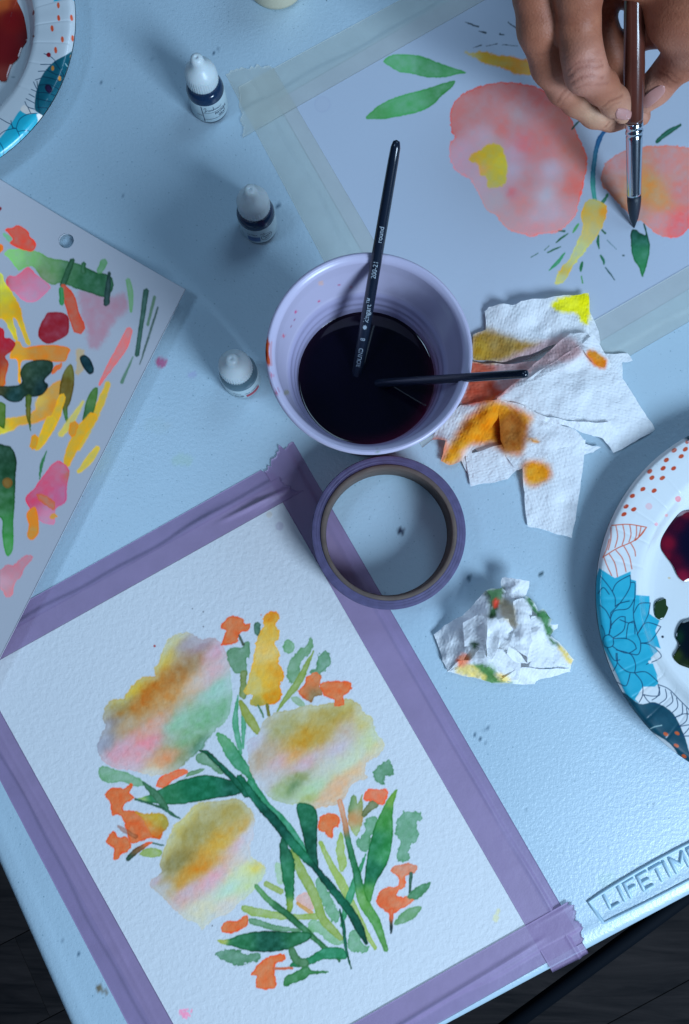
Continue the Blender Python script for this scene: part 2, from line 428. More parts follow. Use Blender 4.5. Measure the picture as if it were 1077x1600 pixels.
for (x, y, r) in ((156, 129, 3), (340, 78, 3), (334, 82, 3), (303, 228, 2.5), (240, 93, 2.5), (435, 322, 4), (437, 318, 3), (190, 305, 3), (840, 575, 3), (757, 1140, 2.5), (763, 1136, 2), (750, 1155, 2.5), (760, 1160, 2.5), (742, 1148, 2), (848, 1300, 3), (822, 1268, 2.5), (1020, 1255, 2.5), (105, 1480, 3), (96, 1470, 2), (109, 1452, 2), (122, 1490, 2.2)):
    tc_.dot('X', x, y, r * .8, r * .65, (60, 95, 115), warp=1.2, soft=1.6)
us = np.concatenate([[-1], np.array([0, .3, 1, 2, 3.2, 4.6, 6.2, 8]), np.arange(10, 740, 1.8), np.arange(750, 1220, 30), [1220]])
vs = np.concatenate([[-1], np.array([0, .3, 1, 2, 3.2, 4.6, 6.2, 8]), np.arange(10, 720, 1.8), [730, 760]])
U, W = np.meshgrid(np.maximum(us, 0), np.maximum(vs, 0), indexing='ij')
RC = 30.0
def edge_d(U, W):      # distance inside a rounded rectangle
    qx = np.abs(U - 610) - (610 - RC); qy = np.abs(W - 380) - (380 - RC)
    return -(np.hypot(np.maximum(qx, 0), np.maximum(qy, 0)) + np.minimum(np.maximum(qx, qy), 0) - RC)
D = edge_d(U, W)
Z = np.where(D < 7, -7 + np.sqrt(np.maximum(49 - (7 - np.clip(D, 0, 7)) ** 2, 0)), 0)
lipd = np.exp(-((D - 11) / 3.0) ** 2) * .35                                  # faint raised lip round the top
Z = Z + lipd
# keep the corner inside the rounded outline
out = D < 0
ux = U.copy(); wx = W.copy()
for _ in range(12):
    dd = edge_d(ux, wx); bad = dd < 0
    ux = np.where(bad, ux + (RC - ux) * .08, ux); wx = np.where(bad, wx + (RC - wx) * .08, wx)
V = KC + ux[..., None] * E1 + wx[..., None] * E2; V[..., 2] = Z
V[0, :, 2] = -38; V[:, 0, 2] = -38
pxs = proj(np.where(True, V, V))
colr = tc_.sample(pxs.reshape(-1, 2))
mk('tabletop', V.reshape(-1, 3), grid_faces(len(us), len(vs)), M['table'], table, col=colr)
# far and right skirts, underside
mk('skirt', [TL(1220, 0, -38), TL(1220, 760, -38), TL(1220, 760, 0), TL(1220, 0, 0), TL(0, 760, -38), TL(0, 760, 0)], [(0, 1, 2, 3), (1, 4, 5, 2)], M['table_plain'], table, smooth=False)
mk('underside', [TL(2, 2, -37.5), TL(1218, 2, -37.5), TL(1218, 758, -37.5), TL(2, 758, -37.5)], [(3, 2, 1, 0)], M['table_plain'], table, smooth=False)
for (uu) in (150, 1070):
    for vv in (90, 670):
        tube('leg', [TL(uu, vv, -38), TL(uu, vv, ZF)], [14, 14], M['steel'], table)
# added dark bar, stands in for a dark band past the table edge
a_, b_ = P(780, 1615, -640), P(1110, 1372, -640)
tube('dark_bar', [a_ - (b_ - a_) * .6, b_ + (b_ - a_) * 1.2], [10, 10], M['steel'], table)

# embossed badge and letters of the table maker
lab = lambda x, y: conv('LG', (x, y))
top = [lab(*p) for p in ((215, 592), (330, 510), (440, 425), (640, 318), (850, 208), (1077, 112))]
def to_uv(p, z=0):
    w = P(p[0], p[1], z) - KC; return np.array([w @ E1, w @ E2])
tl = [to_uv(p) for p in top]; bl = [to_uv(lab(*p)) for p in ((345, 775), (600, 655), (850, 515), (1077, 392))]
base_v = np.mean([p[1] for p in (bl[0], bl[1])]);
u_mid = tl[0][0] + 56.0                                                # badge is symmetric about its middle
u0 = tl[0][0]; ub = bl[0][0]
vt0 = tl[0][1]; vb0 = bl[0][1]
vt_mid = tl[-1][1] + .6; vb_mid = bl[-1][1] - .3
def arc(ua, va, um, vm, n=14, side=1):
    t = np.linspace(-1, 1, n); return [(um + (um - ua) * s, vm + (va - vm) * s * s) for s in t]
ring_pts = arc(u0, vt0, u_mid, vt_mid + .6) + arc(ub, vb0, u_mid, vb_mid - .6)[::-1]
ring3 = [TL(p[0], p[1], .15) for p in ring_pts]
def ring_mesh(pts, r, h, name):
    c = np.array(pts); n = len(c); cen = c.mean(0); V = []; F = []
    prof = [(-r, -.2), (-r * .6, h * .75), (0, h), (r * .6, h * .75), (r, -.2)]
    for i in range(n):
        t = c[(i + 1) % n] - c[i - 1]; t /= np.linalg.norm(t); nn = np.array([-t[1], t[0], 0])
        for a, hh in prof: V.append(c[i] + nn * a + np.array([0, 0, hh]))
    k = len(prof)
    for i in range(n):
        for j in range(k - 1):
            F.append((i * k + j, ((i + 1) % n) * k + j, ((i + 1) % n) * k + j + 1, i * k + j + 1))
    return mk(name, V, F, M['table_plain'], table)
ring_mesh(ring3, 1.3, 1.0, 'badge_frame')
def text_mesh(txt, size, extrude=0, bevel=0, offset=0, shear=0, space=1.0):
    cu = bpy.data.curves.new('t', 'FONT'); cu.body = txt; cu.size = size; cu.extrude = extrude; cu.bevel_depth = bevel
    cu.offset = offset; cu.shear = shear; cu.space_character = space; cu.bevel_resolution = 1
    ob = bpy.data.objects.new('t', cu); COL.objects.link(ob)
    dg = bpy.context.evaluated_depsgraph_get(); dg.update()
    me = bpy.data.meshes.new_from_object(ob.evaluated_get(dg))
    bpy.data.objects.remove(ob, do_unlink=True)
    co = np.zeros(len(me.vertices) * 3); me.vertices.foreach_get('co', co); co = co.reshape(-1, 3)
    F = [tuple(p.vertices) for p in me.polygons]
    bpy.data.meshes.remove(me)
    return co, F
l0 = to_uv(lab(395, 668)); 
pos = [0, 9.6, 13.6, 22.4, 31.0, 40.0, 44.2, 56.0]
GLY = {'L': [[(0, 1), (0, 0), (.62, 0)]], 'I': [[(0, 1), (0, 0)]], 'F': [[(0, 0), (0, 1), (.66, 1)], [(0, .52), (.56, .52)]],
       'E': [[(.66, 1), (0, 1), (0, 0), (.66, 0)], [(0, .5), (.58, .5)]], 'T': [[(0, 1), (.8, 1)], [(.4, 1), (.4, 0)]],
       'M': [[(0, 0), (0, 1), (.48, .35), (.96, 1), (.96, 0)]]}
LH = 8.6
for ch, du in zip('LIFETIME', pos):
    V = []; F = []
    for st in GLY[ch]:
        for a, b in zip(st[:-1], st[1:]):
            a_ = np.array(a) * LH; b_ = np.array(b) * LH; t = (b_ - a_) / np.linalg.norm(b_ - a_); nn = np.array([-t[1], t[0]])
            k0 = len(V); m = 7; rad = 1.2
            ends = [(a_ - t * rad, .02), (a_ - t * rad * .6, .75), (a_, 1), (b_, 1), (b_ + t * rad * .6, .75), (b_ + t * rad, .02)]
            for c_, w in ends:
                for q in range(m):
                    th = math.pi * q / (m - 1); p = c_ + nn * math.cos(th) * rad * (.35 + .65 * w)
                    V.append(TL(l0[0] + du + 1.1 + p[0], l0[1] + 1.0 + p[1], -.25 + 1.5 * math.sin(th) * w))
            for e in range(len(ends) - 1):
                for q in range(m - 1): F.append((k0 + e * m + q, k0 + (e + 1) * m + q, k0 + (e + 1) * m + q + 1, k0 + e * m + q + 1))
    o = mk('letter', np.array(V), F, M['table_plain'], table)
    if sum(p.normal.z for p in o.data.polygons) < 0: o.data.flip_normals()

# ------------------------------------------------------------------ generic thin sheet from four photo corners
def bil(c, s, t):
    c = [np.asarray(p, float) for p in c]
    s = s[..., None]; t = t[..., None]
    return (c[0] * (1 - s) + c[1] * s) * (1 - t) + (c[3] * (1 - s) + c[2] * s) * t
def sheet(name, V, mat, parent=None, thick=.4, canvas=None, colfn=None):
    nu, nv = V.shape[:2]
    F = grid_faces(nu, nv)
    flat = V.reshape(-1, 3)
    idx = np.arange(nu * nv).reshape(nu, nv)
    loop = np.concatenate([idx[:, 0], idx[-1, 1:], idx[-2::-1, -1], idx[0, -2:0:-1]])
    low = flat[loop] - np.array([0, 0, thick]); n = len(flat); m = len(loop)
    k = np.arange(m); k2 = (k + 1) % m
    W = np.stack([loop[k], n + k, n + k2, loop[k2]], -1)
    nor = np.cross(V[1, 0] - V[0, 0], V[0, 1] - V[0, 0])
    if nor[2] < 0: F = F[:, ::-1]; 
    else: W = W[:, ::-1]
    AV = np.vstack([flat, low])
    col = None
    if canvas is not None: col = canvas.sample(proj(AV)); col[n:] = 1
    if colfn is not None: col = colfn(AV)
    o = mk(name, AV, np.vstack([F, W]), mat, parent, col=col)
    return o
# ------------------------------------------------------------------ watercolour painting in the foreground (flowers)
OR, DG, MG, LG_, OL, GG = (212, 118, 72), (26, 104, 84), (66, 150, 118), (122, 178, 150), (142, 174, 104), (104, 156, 132)
ca = Canvas(-420, 700, 950, 1800, (185, 212, 239))
R = {}
ca.pl('A1', '165,620 200,585 260,580 300,520 370,460 435,455 445,400 480,320 520,240 610,210 700,245 760,240 820,280 860,400 870,550 850,680 790,750 730,815 700,870 650,905 600,950 540,1000 450,1010 400,1010 300,980 220,970 150,930 118,850 140,790 160,740 150,680',
      warp=2.5, soft=3.2, edge=.22, mottle=.3, grad=[(480, 370, (214, 192, 78)), (540, 260, (200, 205, 150)), (620, 275, (160, 162, 188)), (690, 290, (160, 150, 175)), (770, 320, (210, 172, 205)), (640, 380, (150, 126, 88)), (430, 520, (184, 112, 38)), (370, 600, (186, 114, 44)), (560, 470, (172, 118, 58)),
      (300, 550, (226, 190, 44)), (255, 620, (150, 148, 112)), (190, 710, (136, 142, 168)), (140, 830, (138, 150, 180)), (250, 860, (214, 165, 192)), (390, 830, (230, 148, 172)), (300, 940, (215, 175, 195)), (560, 720, (138, 202, 180)), (700, 690, (118, 184, 150)), (790, 540, (150, 208, 202)),
      (800, 660, (110, 176, 140)), (680, 860, (64, 124, 98), 18), (600, 900, (120, 140, 100), 16), (510, 910, (222, 146, 104)), (420, 1000, (210, 218, 205)), (520, 560, (198, 145, 80)), (660, 490, (205, 196, 186)), (760, 430, (205, 185, 205)), (430, 740, (216, 165, 148)), (300, 720, (182, 160, 124)), (620, 800, (120, 180, 145)), (240, 660, (176, 118, 50), 14)])
ca.pl('A1', '815,160 850,125 890,118 930,130 945,165 975,160 965,200 920,210 905,240 905,262 860,275 812,282 825,240 835,200 810,185', OR)
ca.pl('A1', '840,315 880,290 925,295 940,262 970,260 972,350 955,355 955,440 920,440 880,430 850,370', GG)
ca.rb('A1', '912,225,10 935,280,16', (90, 112, 104))
ca.pl('A1', '920,430 957,430 955,480 960,540 940,585 915,560 920,500', (120, 150, 100))
ca.rb('A1', '905,560,8 890,700,32 910,830,30 920,890,10', (92, 172, 148))
ca.rb('A1', '930,600,6 936,720,28 932,860,12', (92, 172, 148))
ca.rb('A1', '920,590,20 950,660,52 1000,740,48 1020,775,30', (142, 166, 92))
ca.pl('A1', '780,775 850,800 900,860 960,950 990,1025 1070,1150 1020,1150 960,1030 880,960 820,870', (72, 156, 122), grad=[(800, 790, (96, 170, 130)), (900, 950, (66, 150, 116)), (1040, 1130, (60, 145, 118))])
ca.pl('A1', '670,895 720,880 760,920 790,960 830,990 800,1005 740,960 680,940', GG)
ca.pl('A1', '445,1070 470,1020 530,990 600,970 630,995 580,1020 530,1050 500,1080', (222, 128, 92))
ca.pl('A1', '600,1025 640,990 715,972 690,1000 640,1015', (112, 160, 134))
ca.pl('A3', '45,80 80,55 130,75 200,90 270,130 290,155 240,165 180,140 100,145 60,125', (122, 178, 152))
ca.pl('A3', '370,570 390,500 420,430 440,375 500,330 560,260 640,245 700,240 780,232 840,275 870,330 860,420 840,500 860,545 900,560 925,600 905,650 850,720 760,800 730,830 650,860 610,905 590,918 570,885 500,860 450,810 370,730 320,690 325,650 380,620',
      warp=2, soft=3.6, edge=.2, mottle=.3, grad=[(560, 400, (152, 150, 92)), (450, 580, (132, 132, 84)), (470, 340, (206, 198, 104)), (400, 470, (190, 185, 110)), (760, 285, (168, 162, 98)), (640, 300, (170, 168, 112)), (580, 585, (206, 132, 36)), (500, 640, (196, 150, 60)), (690, 470, (208, 166, 58)), (770, 380, (190, 165, 90), 18),
      (770, 470, (208, 188, 218)), (640, 650, (216, 176, 204)), (520, 710, (200, 180, 204)), (740, 700, (176, 228, 218)), (800, 620, (204, 228, 182)), (890, 575, (222, 206, 84), 16), (840, 690, (190, 222, 170)), (600, 800, (206, 216, 198)), (400, 700, (180, 188, 200)), (840, 420, (198, 210, 234)), (820, 510, (205, 208, 215)), (350, 660, (186, 170, 196), 14), (600, 870, (205, 215, 190)), (720, 790, (214, 210, 205))])
ca.pl('A3', '240,235 310,210 400,165 500,125 600,105 700,118 790,150 820,180 770,210 680,225 560,245 450,262 360,255 290,245', warp=1, grad=[(270, 235, (150, 190, 120), 14), (380, 215, (40, 120, 84)), (600, 170, (24, 112, 82)), (780, 180, (22, 92, 76))])
ca.rb('A3', '280,140,12 350,210,42 400,275,32 412,288,8', (66, 124, 98))
ca.rb('A3', '240,230,12 350,265,14 430,305,17 480,335,8', (62, 118, 100))
ca.pl('A3', '85,200 120,170 180,175 215,150 228,165 210,200 240,225 190,250 180,290 230,290 280,310 330,350 380,360 375,435 350,440 310,440 260,455 215,460 190,380 170,330 150,310 120,315 110,250 90,225', OR)
ca.pl('A3', '235,295 300,310 370,300 410,325 420,370 390,400 360,440 320,420 290,350', warp=2.4, soft=2.5, grad=[(260, 300, (190, 165, 70)), (340, 330, (190, 178, 62)), (400, 360, (160, 160, 70)), (350, 420, (205, 110, 40)), (300, 380, (222, 140, 80))])
ca.pl('A3', '85,460 110,410 135,405 150,430 200,430 215,490 170,520 150,545 125,545 130,490', OR)
ca.rb('A3', '150,372,12 190,400,26 250,430,22', (150, 100, 70), op=.7)
ca.rb('A3', '200,550,20 240,510,30 300,470,22 330,460,10', grad=[(205, 545, (40, 80, 70)), (250, 500, (130, 100, 74)), (310, 465, (225, 125, 78))])
ca.rb('A3', '330,462,12 390,475,8', (86, 130, 124))
ca.pl('A3', '260,520 310,488 380,500 370,530 320,540', (150, 184, 122))
ca.pl('A3', '695,900 730,870 780,870 825,835 832,890 790,920 740,938 700,930', OR)
ca.pl('A2', '230,110 260,80 300,90 300,130 285,150 305,180 300,220 285,240 310,290 300,330 320,360 330,410 310,440 320,490 295,530 240,545 190,550 160,535 175,500 130,480 150,430 160,380 180,300 200,200 225,150', warp=2.2,
      grad=[(265, 105, (214, 150, 44), 14), (240, 180, (214, 186, 84)), (240, 280, (220, 200, 120)), (240, 420, (218, 190, 78)), (275, 500, (208, 138, 22), 14), (190, 530, (160, 162, 78), 14), (300, 400, (212, 165, 60)), (180, 450, (200, 192, 110))])
ca.pl('A2', '180,150 200,132 215,150 205,200 185,190', (76, 124, 112))
ca.rb('A2', '200,545,10 230,605,8', (92, 140, 110)); ca.rb('A2', '245,540,16 256,595,18', (122, 132, 66))
ca.pl('A2', '325,240 350,215 380,240 380,275 350,292 325,270', LG_, warp=2.6)
ca.pl('A2', '400,270 440,245 460,212 478,230 470,275 430,310 410,350 405,400 380,438 350,420 345,370 360,320', (116, 168, 142), warp=3)
ca.pl('A2', '490,320 520,270 550,290 560,340 520,380 510,400 470,395 450,375 490,360', (100, 156, 132), warp=3.4)
ca.rb('A2', '475,275,6 440,350,26 400,430,36 340,510,26 295,578,8', (136, 170, 104))
ca.pl('A2', '400,480 430,440 440,400 480,385 515,400 505,440 515,490 480,505 465,530 430,510', warp=2.4, grad=[(460, 420, (214, 124, 78)), (470, 500, (140, 136, 110)), (420, 480, OR)])
ca.pl('A2', '365,510 400,505 435,545 400,548', (146, 186, 168))
ca.pl('A2', '150,760 150,720 200,690 230,620 300,580 370,570 440,545 500,545 560,530 640,515 700,540 730,580 770,610 785,680 825,740 800,790 745,830 735,880 745,905 700,920 660,950 630,1000 590,1035 520,1045 465,1055 420,1030 340,1035 260,1000 200,930 160,850',
      warp=2.6, soft=2.2, edge=.16, mottle=.3, grad=[(330, 650, (158, 164, 112)), (560, 590, (164, 158, 92)), (430, 590, (178, 182, 134)), (430, 715, (188, 146, 44)), (500, 690, (176, 150, 66)), (370, 800, (216, 162, 96), 16), (230, 790, (176, 166, 150)), (320, 820, (200, 178, 200)), (175, 740, (182, 190, 220)), (430, 830, (200, 180, 206)),
      (600, 760, (190, 190, 218)), (640, 670, (184, 178, 180)), (720, 620, (192, 196, 128)), (760, 700, (186, 212, 170)), (800, 740, (206, 206, 158), 14), (650, 830, (188, 220, 204)), (240, 920, (184, 198, 214)), (330, 970, (152, 184, 136)), (375, 950, (78, 118, 78), 13), (400, 900, (130, 150, 96), 16), (480, 950, (168, 214, 182)),
      (600, 940, (214, 180, 150)), (690, 860, (214, 192, 160)), (440, 1020, (150, 174, 92), 16), (540, 1010, (214, 178, 142)), (540, 850, (190, 205, 200)), (640, 540, (180, 172, 90), 16)])
ca.pl('A2', '510,440 550,425 610,425 660,430 665,455 640,490 625,510 630,545 580,550 575,515 530,500 515,470', OR, warp=2)
ca.pl('A2', '770,880 800,845 850,815 870,850 875,890 830,900 820,940 790,920', (96, 152, 128), warp=3)
# lower stems and leaves
ca.pl('A4', '330,395 355,390 372,470 340,475', (164, 206, 190), soft=3)
ca.pl('A4', '425,550 460,525 500,530 505,600 450,590', (206, 186, 190), soft=3)
ca.pl('A4', '485,660 530,655 600,710 645,740 650,765 600,765 540,720 490,700', (130, 186, 158), warp=3)
ca.pl('A4', '520,480 550,450 590,540 620,600 630,660 590,650 540,560', (114, 174, 150), warp=3)
ca.pl('A4', '670,740 680,705 720,700 740,760 770,770 750,800 710,805 670,780', (112, 172, 146), warp=2.6)
ca.rb('A4', '285,480,28 360,520,30', (152, 184, 122))
ca.rb('A4', '430,570,14 500,620,22', (196, 170, 120))
ca.pl('A4', '170,590 190,582 280,600 380,620 440,625 530,620 530,645 450,650 350,648 240,635 180,610', (150, 186, 122))
ca.pl('A4', '205,650 230,640 290,665 370,680 450,695 430,705 330,700 230,675', (106, 160, 134))
ca.rb('A4', '540,285,20 590,390,30 640,480,44 700,600,32 760,720,26 800,785,18', (154, 190, 120))
ca.pl('A4', '615,300 640,240 655,330 665,390 640,430 620,380', (154, 190, 122))
ca.rb('A4', '755,340,6 700,480,34 660,600,30 640,680,12', (74, 160, 128))
ca.rb('A4', '410,320,20 450,420,46 510,530,46 550,640,40 600,700,38 640,740,22', (140, 176, 106))
ca.pl('A4', '350,290 365,268 390,310 420,370 420,450 410,600 385,610 375,520 355,400', grad=[(370, 300, (34, 104, 80)), (390, 450, (42, 124, 88)), (398, 590, (130, 170, 90), 14)])
ca.rb('A4', '240,490,24 300,560,30 380,620,34 460,690,30 540,760,26 620,830,18 630,850,8', grad=[(250, 500, (96, 160, 110)), (400, 630, (46, 112, 78)), (520, 740, (60, 125, 84)), (620, 835, (52, 110, 74))])
ca.pl('A4', '60,745 110,740 180,715 280,702 400,705 490,710 495,735 440,770 340,798 230,800 150,780 80,762', grad=[(80, 748, (170, 190, 110), 14), (170, 755, (40, 116, 80)), (300, 750, (20, 84, 68)), (450, 735, (40, 114, 80))], warp=1)
ca.pl('A4', '55,805 90,785 150,790 200,810 250,805 265,830 210,850 160,865 120,850 60,825', (96, 152, 132), warp=3.4)
ca.pl('A4', '215,905 250,860 310,820 370,810 370,845 340,850 325,890 335,930 320,970 245,970 235,940 245,910', OR, warp=2)
ca.rb('A4', '320,878,14 410,876,12', (192, 118, 88))
ca.pl('A4', '400,870 410,850 470,830 540,790 600,775 650,785 665,820 640,835 560,835 480,865', (44, 134, 98))
ca.pl('A4', '390,790 415,775 440,820 485,840 480,870 440,870 400,830', (82, 136, 104))
ca.pl('A4', '372,960 375,920 430,890 480,870 500,885 570,890 570,900 500,905 460,930 410,950', (66, 136, 92))
ca.rb('A4', '210,0,36 270,90,34 350,170,34 420,250,30 480,340,12', (62, 152, 122))
ca.pl('A4', '430,110 520,130 527,250 525,330 532,405 500,395 478,340 455,240', grad=[(470, 150, (34, 112, 84)), (500, 300, (22, 88, 72))], warp=.8)
ca.rb('A1', '690,872,8 740,890,26 800,950,30 900,1050,40 960,1120,50', grad=[(720, 880, (30, 96, 76)), (900, 1050, (26, 100, 82))])
ca.rb('A4', '160,-20,34 250,100,40 330,190,46 400,280,46 470,360,40 520,410,30 600,510,40 680,610,42 730,700,38 758,765,12', grad=[(200, 40, (30, 112, 90)), (330, 190, (18, 82, 72)), (450, 340, (34, 122, 92)), (540, 440, (16, 76, 66)), (640, 560, (24, 102, 82)), (720, 690, (18, 80, 68))], warp=1.2)
ca.rb('A4', '632,600,8 648,680,16 660,780,15 685,880,8', (30, 104, 84))
ca.rb('A4', '630,90,24 655,190,26 670,280,28 710,430,36 740,560,50 800,660,44 850,795,22', grad=[(635, 120, (206, 158, 130)), (655, 200, (190, 140, 110)), (675, 300, (52, 128, 94)), (710, 430, (44, 122, 86)), (745, 560, (100, 166, 96)), (800, 670, (84, 156, 90)), (845, 780, (92, 156, 96))])
ca.pl('A4', '530,190 545,160 590,150 630,165 630,205 605,225 600,262 575,260 560,240 530,230', OR, warp=2)
ca.pl('A4', '680,90 700,65 715,110 735,65 742,140 740,180 710,260 680,220 668,180', grad=[(690, 90, (104, 156, 122)), (730, 80, (150, 166, 100)), (700, 180, (190, 150, 110)), (710, 240, (150, 190, 140))], soft=2)
ca.pl('A4', '750,180 800,165 810,220 780,250 770,310 740,335 710,310 705,280 740,240', (106, 166, 142), warp=2.8)
ca.pl('A4', '735,150 770,100 800,90 825,100 800,130 770,150 745,170', (110, 130, 96))
ca.pl('A4', '750,50 790,35 855,45 850,85 830,115 790,95 745,90', (220, 120, 88), warp=2)
ca.pl('A4', '900,42 885,100 880,170 880,250 860,370 800,480 775,570 745,520 750,430 770,300 800,200 860,80', warp=.9, grad=[(885, 80, (112, 168, 86)), (840, 180, (66, 146, 80)), (800, 300, (40, 124, 84)), (770, 420, (24, 104, 74)), (850, 330, (52, 142, 84)), (770, 540, (84, 156, 88))])
ca.pl('A4', '900,180 940,145 1010,150 1010,190 990,200 1000,270 960,310 955,370 910,380 895,350 910,290 893,240', (108, 166, 146), warp=3)
ca.pl('A4', '870,420 890,395 940,385 990,395 985,430 940,445 940,490 910,510 905,540 980,540 960,580 920,600 880,620 830,600 805,570 815,520 860,495 905,490 905,450', warp=2, grad=[(930, 410, (200, 140, 120)), (860, 560, (206, 112, 74)), (940, 560, (214, 130, 96)), (910, 470, (218, 128, 90))])
ca.rb('A4', '965,430,20 957,525,10', (66, 112, 100)); ca.rb('A4', '875,600,24 870,715,10', grad=[(875, 610, (208, 120, 86)), (870, 700, (44, 76, 84), 14)])
ca.pl('A4', '950,540 990,500 1052,475 1045,505 1000,550 975,555', (78, 142, 110)); ca.pl('A4', '885,665 920,620 970,590 1015,590 990,630 950,660 900,675', (112, 166, 134))
for x, y, r, c in ((438, 285, 7, (170, 60, 60)), (710, 93, 4, (60, 70, 90)), (710, 177, 4, (60, 60, 80)), (1035, 110, 5, (190, 130, 110)), (650, 75, 3, (80, 100, 120))):
    ca.dot('A1', x, y, r, r, c)
ca.dot('A3', 645, 897, 4, 4, (50, 60, 80))
for k in range(12):
    ca.rb('X', '%f,%f,3 %f,%f,3' % (280 + random.random() * 20, 1576 + random.random() * 16, 280 + random.random() * 22, 1576 + random.random() * 18), (222, 170, 214), op=.8)
for k in range(6):
    ca.dot('X', 773 + random.random() * 6, 1420 + random.random() * 24, 3, 3, (196, 216, 200), soft=4)
ca.dot('X', 437, 822, 6, 7, (150, 160, 200), soft=3, op=.5); ca.dot('X', 421, 804, 5, 5, (180, 190, 190), soft=3, op=.5)

def corner(l1, l2):     # intersection of two photo lines, each two points
    (x1, y1), (x2, y2) = l1; (x3, y3), (x4, y4) = l2
    a = np.array([[y2 - y1, -(x2 - x1)], [y4 - y3, -(x4 - x3)]]); b = np.array([x1 * (y2 - y1) - y1 * (x2 - x1), x3 * (y4 - y3) - y3 * (x4 - x3)])
    return tuple(np.linalg.solve(a, b))
iT = ((0, 1032), (443, 785)); iR = ((443, 785), (820, 1443)); iB = ((820, 1443), (547, 1600)); iL = ((151, 1380), (275, 1604))
cTL, cTR, cBR, cBL = [P(*corner(a, b)) for a, b in ((iT, iL), (iT, iR), (iR, iB), (iB, iL))]
def outset(c, d):       # grow a quad by d[i] mm on side i (sides TL-TR, TR-BR, BR-BL, BL-TL)
    n = 4; L = []
    cen = sum(c) / 4
    for i in range(4):
        a, b = c[i], c[(i + 1) % 4]; t = (b - a)[:2]; t /= np.linalg.norm(t); nn = np.array([t[1], -t[0]])
        if np.dot(nn, (a - cen)[:2]) < 0: nn = -nn
        L.append((a[:2] + nn * d[i], t))
    out = []
    for i in range(4):
        (p, t), (q, s) = L[i - 1], L[i]
        k = np.linalg.solve(np.array([t, -s]).T, q - p); o = p + t * k[0]; out.append(np.array([o[0], o[1], 0]))
    return out
QA = [cTL, cTR, cBR, cBL]
pA = outset(QA, (12, 15, 13, 11))
ZA = .75
def quad_grid(c, z, step):
    nu = int(np.linalg.norm(c[1] - c[0]) / step); nv = int(np.linalg.norm(c[3] - c[0]) / step)
    s, t = np.meshgrid(np.linspace(0, 1, nu), np.linspace(0, 1, nv), indexing='ij')
    V = bil(c, s, t); V[..., 2] = z; return V
painting = sheet('watercolor_painting', quad_grid(pA, ZA, .46), M['paperA'], None, .7, ca)
tag(painting, 'finished watercolour of three loose yellow pink blooms with green leaves, framed in purple tape', 'painting')
# ------------------------------------------------------------------ second painting (coral flowers), upper right
cb = Canvas(400, -420, 1600, 720, (150, 172, 212))
GB = (88, 158, 118)
cb.pl('B1', '150,178 200,140 270,133 370,145 450,170 530,200 590,220 650,245 590,255 540,270 470,275 400,270 320,250 250,240 200,215', warp=.8, grad=[(250, 180, (92, 164, 128)), (450, 220, (74, 142, 104)), (620, 245, (80, 150, 110))])
cb.pl('B1', '45,515 100,460 180,410 280,375 380,350 470,320 580,293 555,340 500,385 450,435 380,475 280,500 180,520 80,525', warp=.8, grad=[(80, 505, (80, 150, 104)), (280, 440, (84, 160, 118)), (520, 340, (70, 136, 96))])
for s in ('690,98,4 740,80,7', '770,85,4 835,72,7', '865,78,5 955,85,4', '725,-5,6 768,5,9', '850,12,11 880,18,6', '640,-60,4 720,-30,10', '900,-60,4 1000,20,8'):
    cb.rb('B1', s, (58, 76, 96))
cb.pl('B1', '640,120 700,125 760,120 860,140 960,155 1060,190 1120,260 980,258 900,232 820,205 740,185 690,150', soft=5, warp=2.5, grad=[(660, 125, (176, 172, 130)), (800, 160, (176, 148, 62)), (900, 190, (180, 144, 62)), (960, 195, (186, 134, 62)), (1060, 250, (186, 160, 96))])
cb.pl('B2', '92,300 90,220 110,160 170,100 260,60 360,38 450,30 560,45 640,75 700,120 760,180 820,250 850,340 890,420 915,500 905,590 880,700 850,820 800,885 730,935 640,945 575,965 530,945 450,925 400,880 370,830 310,800 260,700 200,610 120,560 85,480 95,390 120,365',
      warp=2.2, soft=2.0, edge=.4, mottle=.16, grad=[(450, 80, (182, 108, 116)), (620, 120, (190, 98, 104)), (250, 90, (180, 106, 114)), (130, 200, (186, 112, 120)), (230, 200, (172, 126, 140)), (300, 150, (170, 122, 136)), (490, 230, (164, 150, 172)), (560, 200, (170, 130, 148)), (400, 300, (204, 110, 116)), (110, 320, (188, 104, 112), 14), (530, 420, (212, 106, 124)), (650, 350, (196, 114, 120)),
      (750, 230, (176, 112, 114)), (830, 430, (186, 116, 114)), (830, 660, (216, 108, 108)), (890, 520, (190, 120, 122), 14), (470, 450, (186, 166, 206)), (300, 360, (188, 162, 196)), (180, 450, (188, 152, 186)), (130, 530, (190, 150, 182)), (465, 695, (206, 104, 124), 12), (530, 780, (206, 132, 142)), (550, 620, (186, 132, 148)), (700, 560, (186, 178, 216)), (660, 720, (184, 188, 222)), (600, 840, (188, 170, 200)),
      (720, 820, (190, 172, 204)), (820, 800, (200, 150, 170)), (600, 925, (208, 140, 158)), (740, 910, (206, 144, 160)), (430, 850, (186, 152, 172)), (370, 740, (172, 164, 188)), (260, 630, (184, 160, 190)), (470, 560, (180, 170, 208)), (620, 450, (198, 124, 136)), (350, 420, (178, 160, 170))])
cb.pl('B2', '205,490 240,455 290,430 330,405 390,415 420,460 440,530 430,600 410,650 320,670 310,600 270,590 270,540 230,510', soft=5, warp=3, edge=.1, grad=[(230, 480, (196, 156, 62), 14), (330, 450, (186, 168, 64)), (400, 520, (196, 190, 72)), (370, 600, (186, 178, 78)), (280, 560, (205, 160, 112), 14), (350, 650, (178, 172, 130), 14)])
cb.rb('B2', '1030,320,16 990,370,28 960,480,26 948,620,30 960,745,24', grad=[(1000, 360, (40, 92, 150)), (955, 520, (56, 118, 158)), (955, 700, (70, 150, 158))], warp=.8)
cb.rb('B2', '870,262,14 825,315,10', (54, 96, 100))
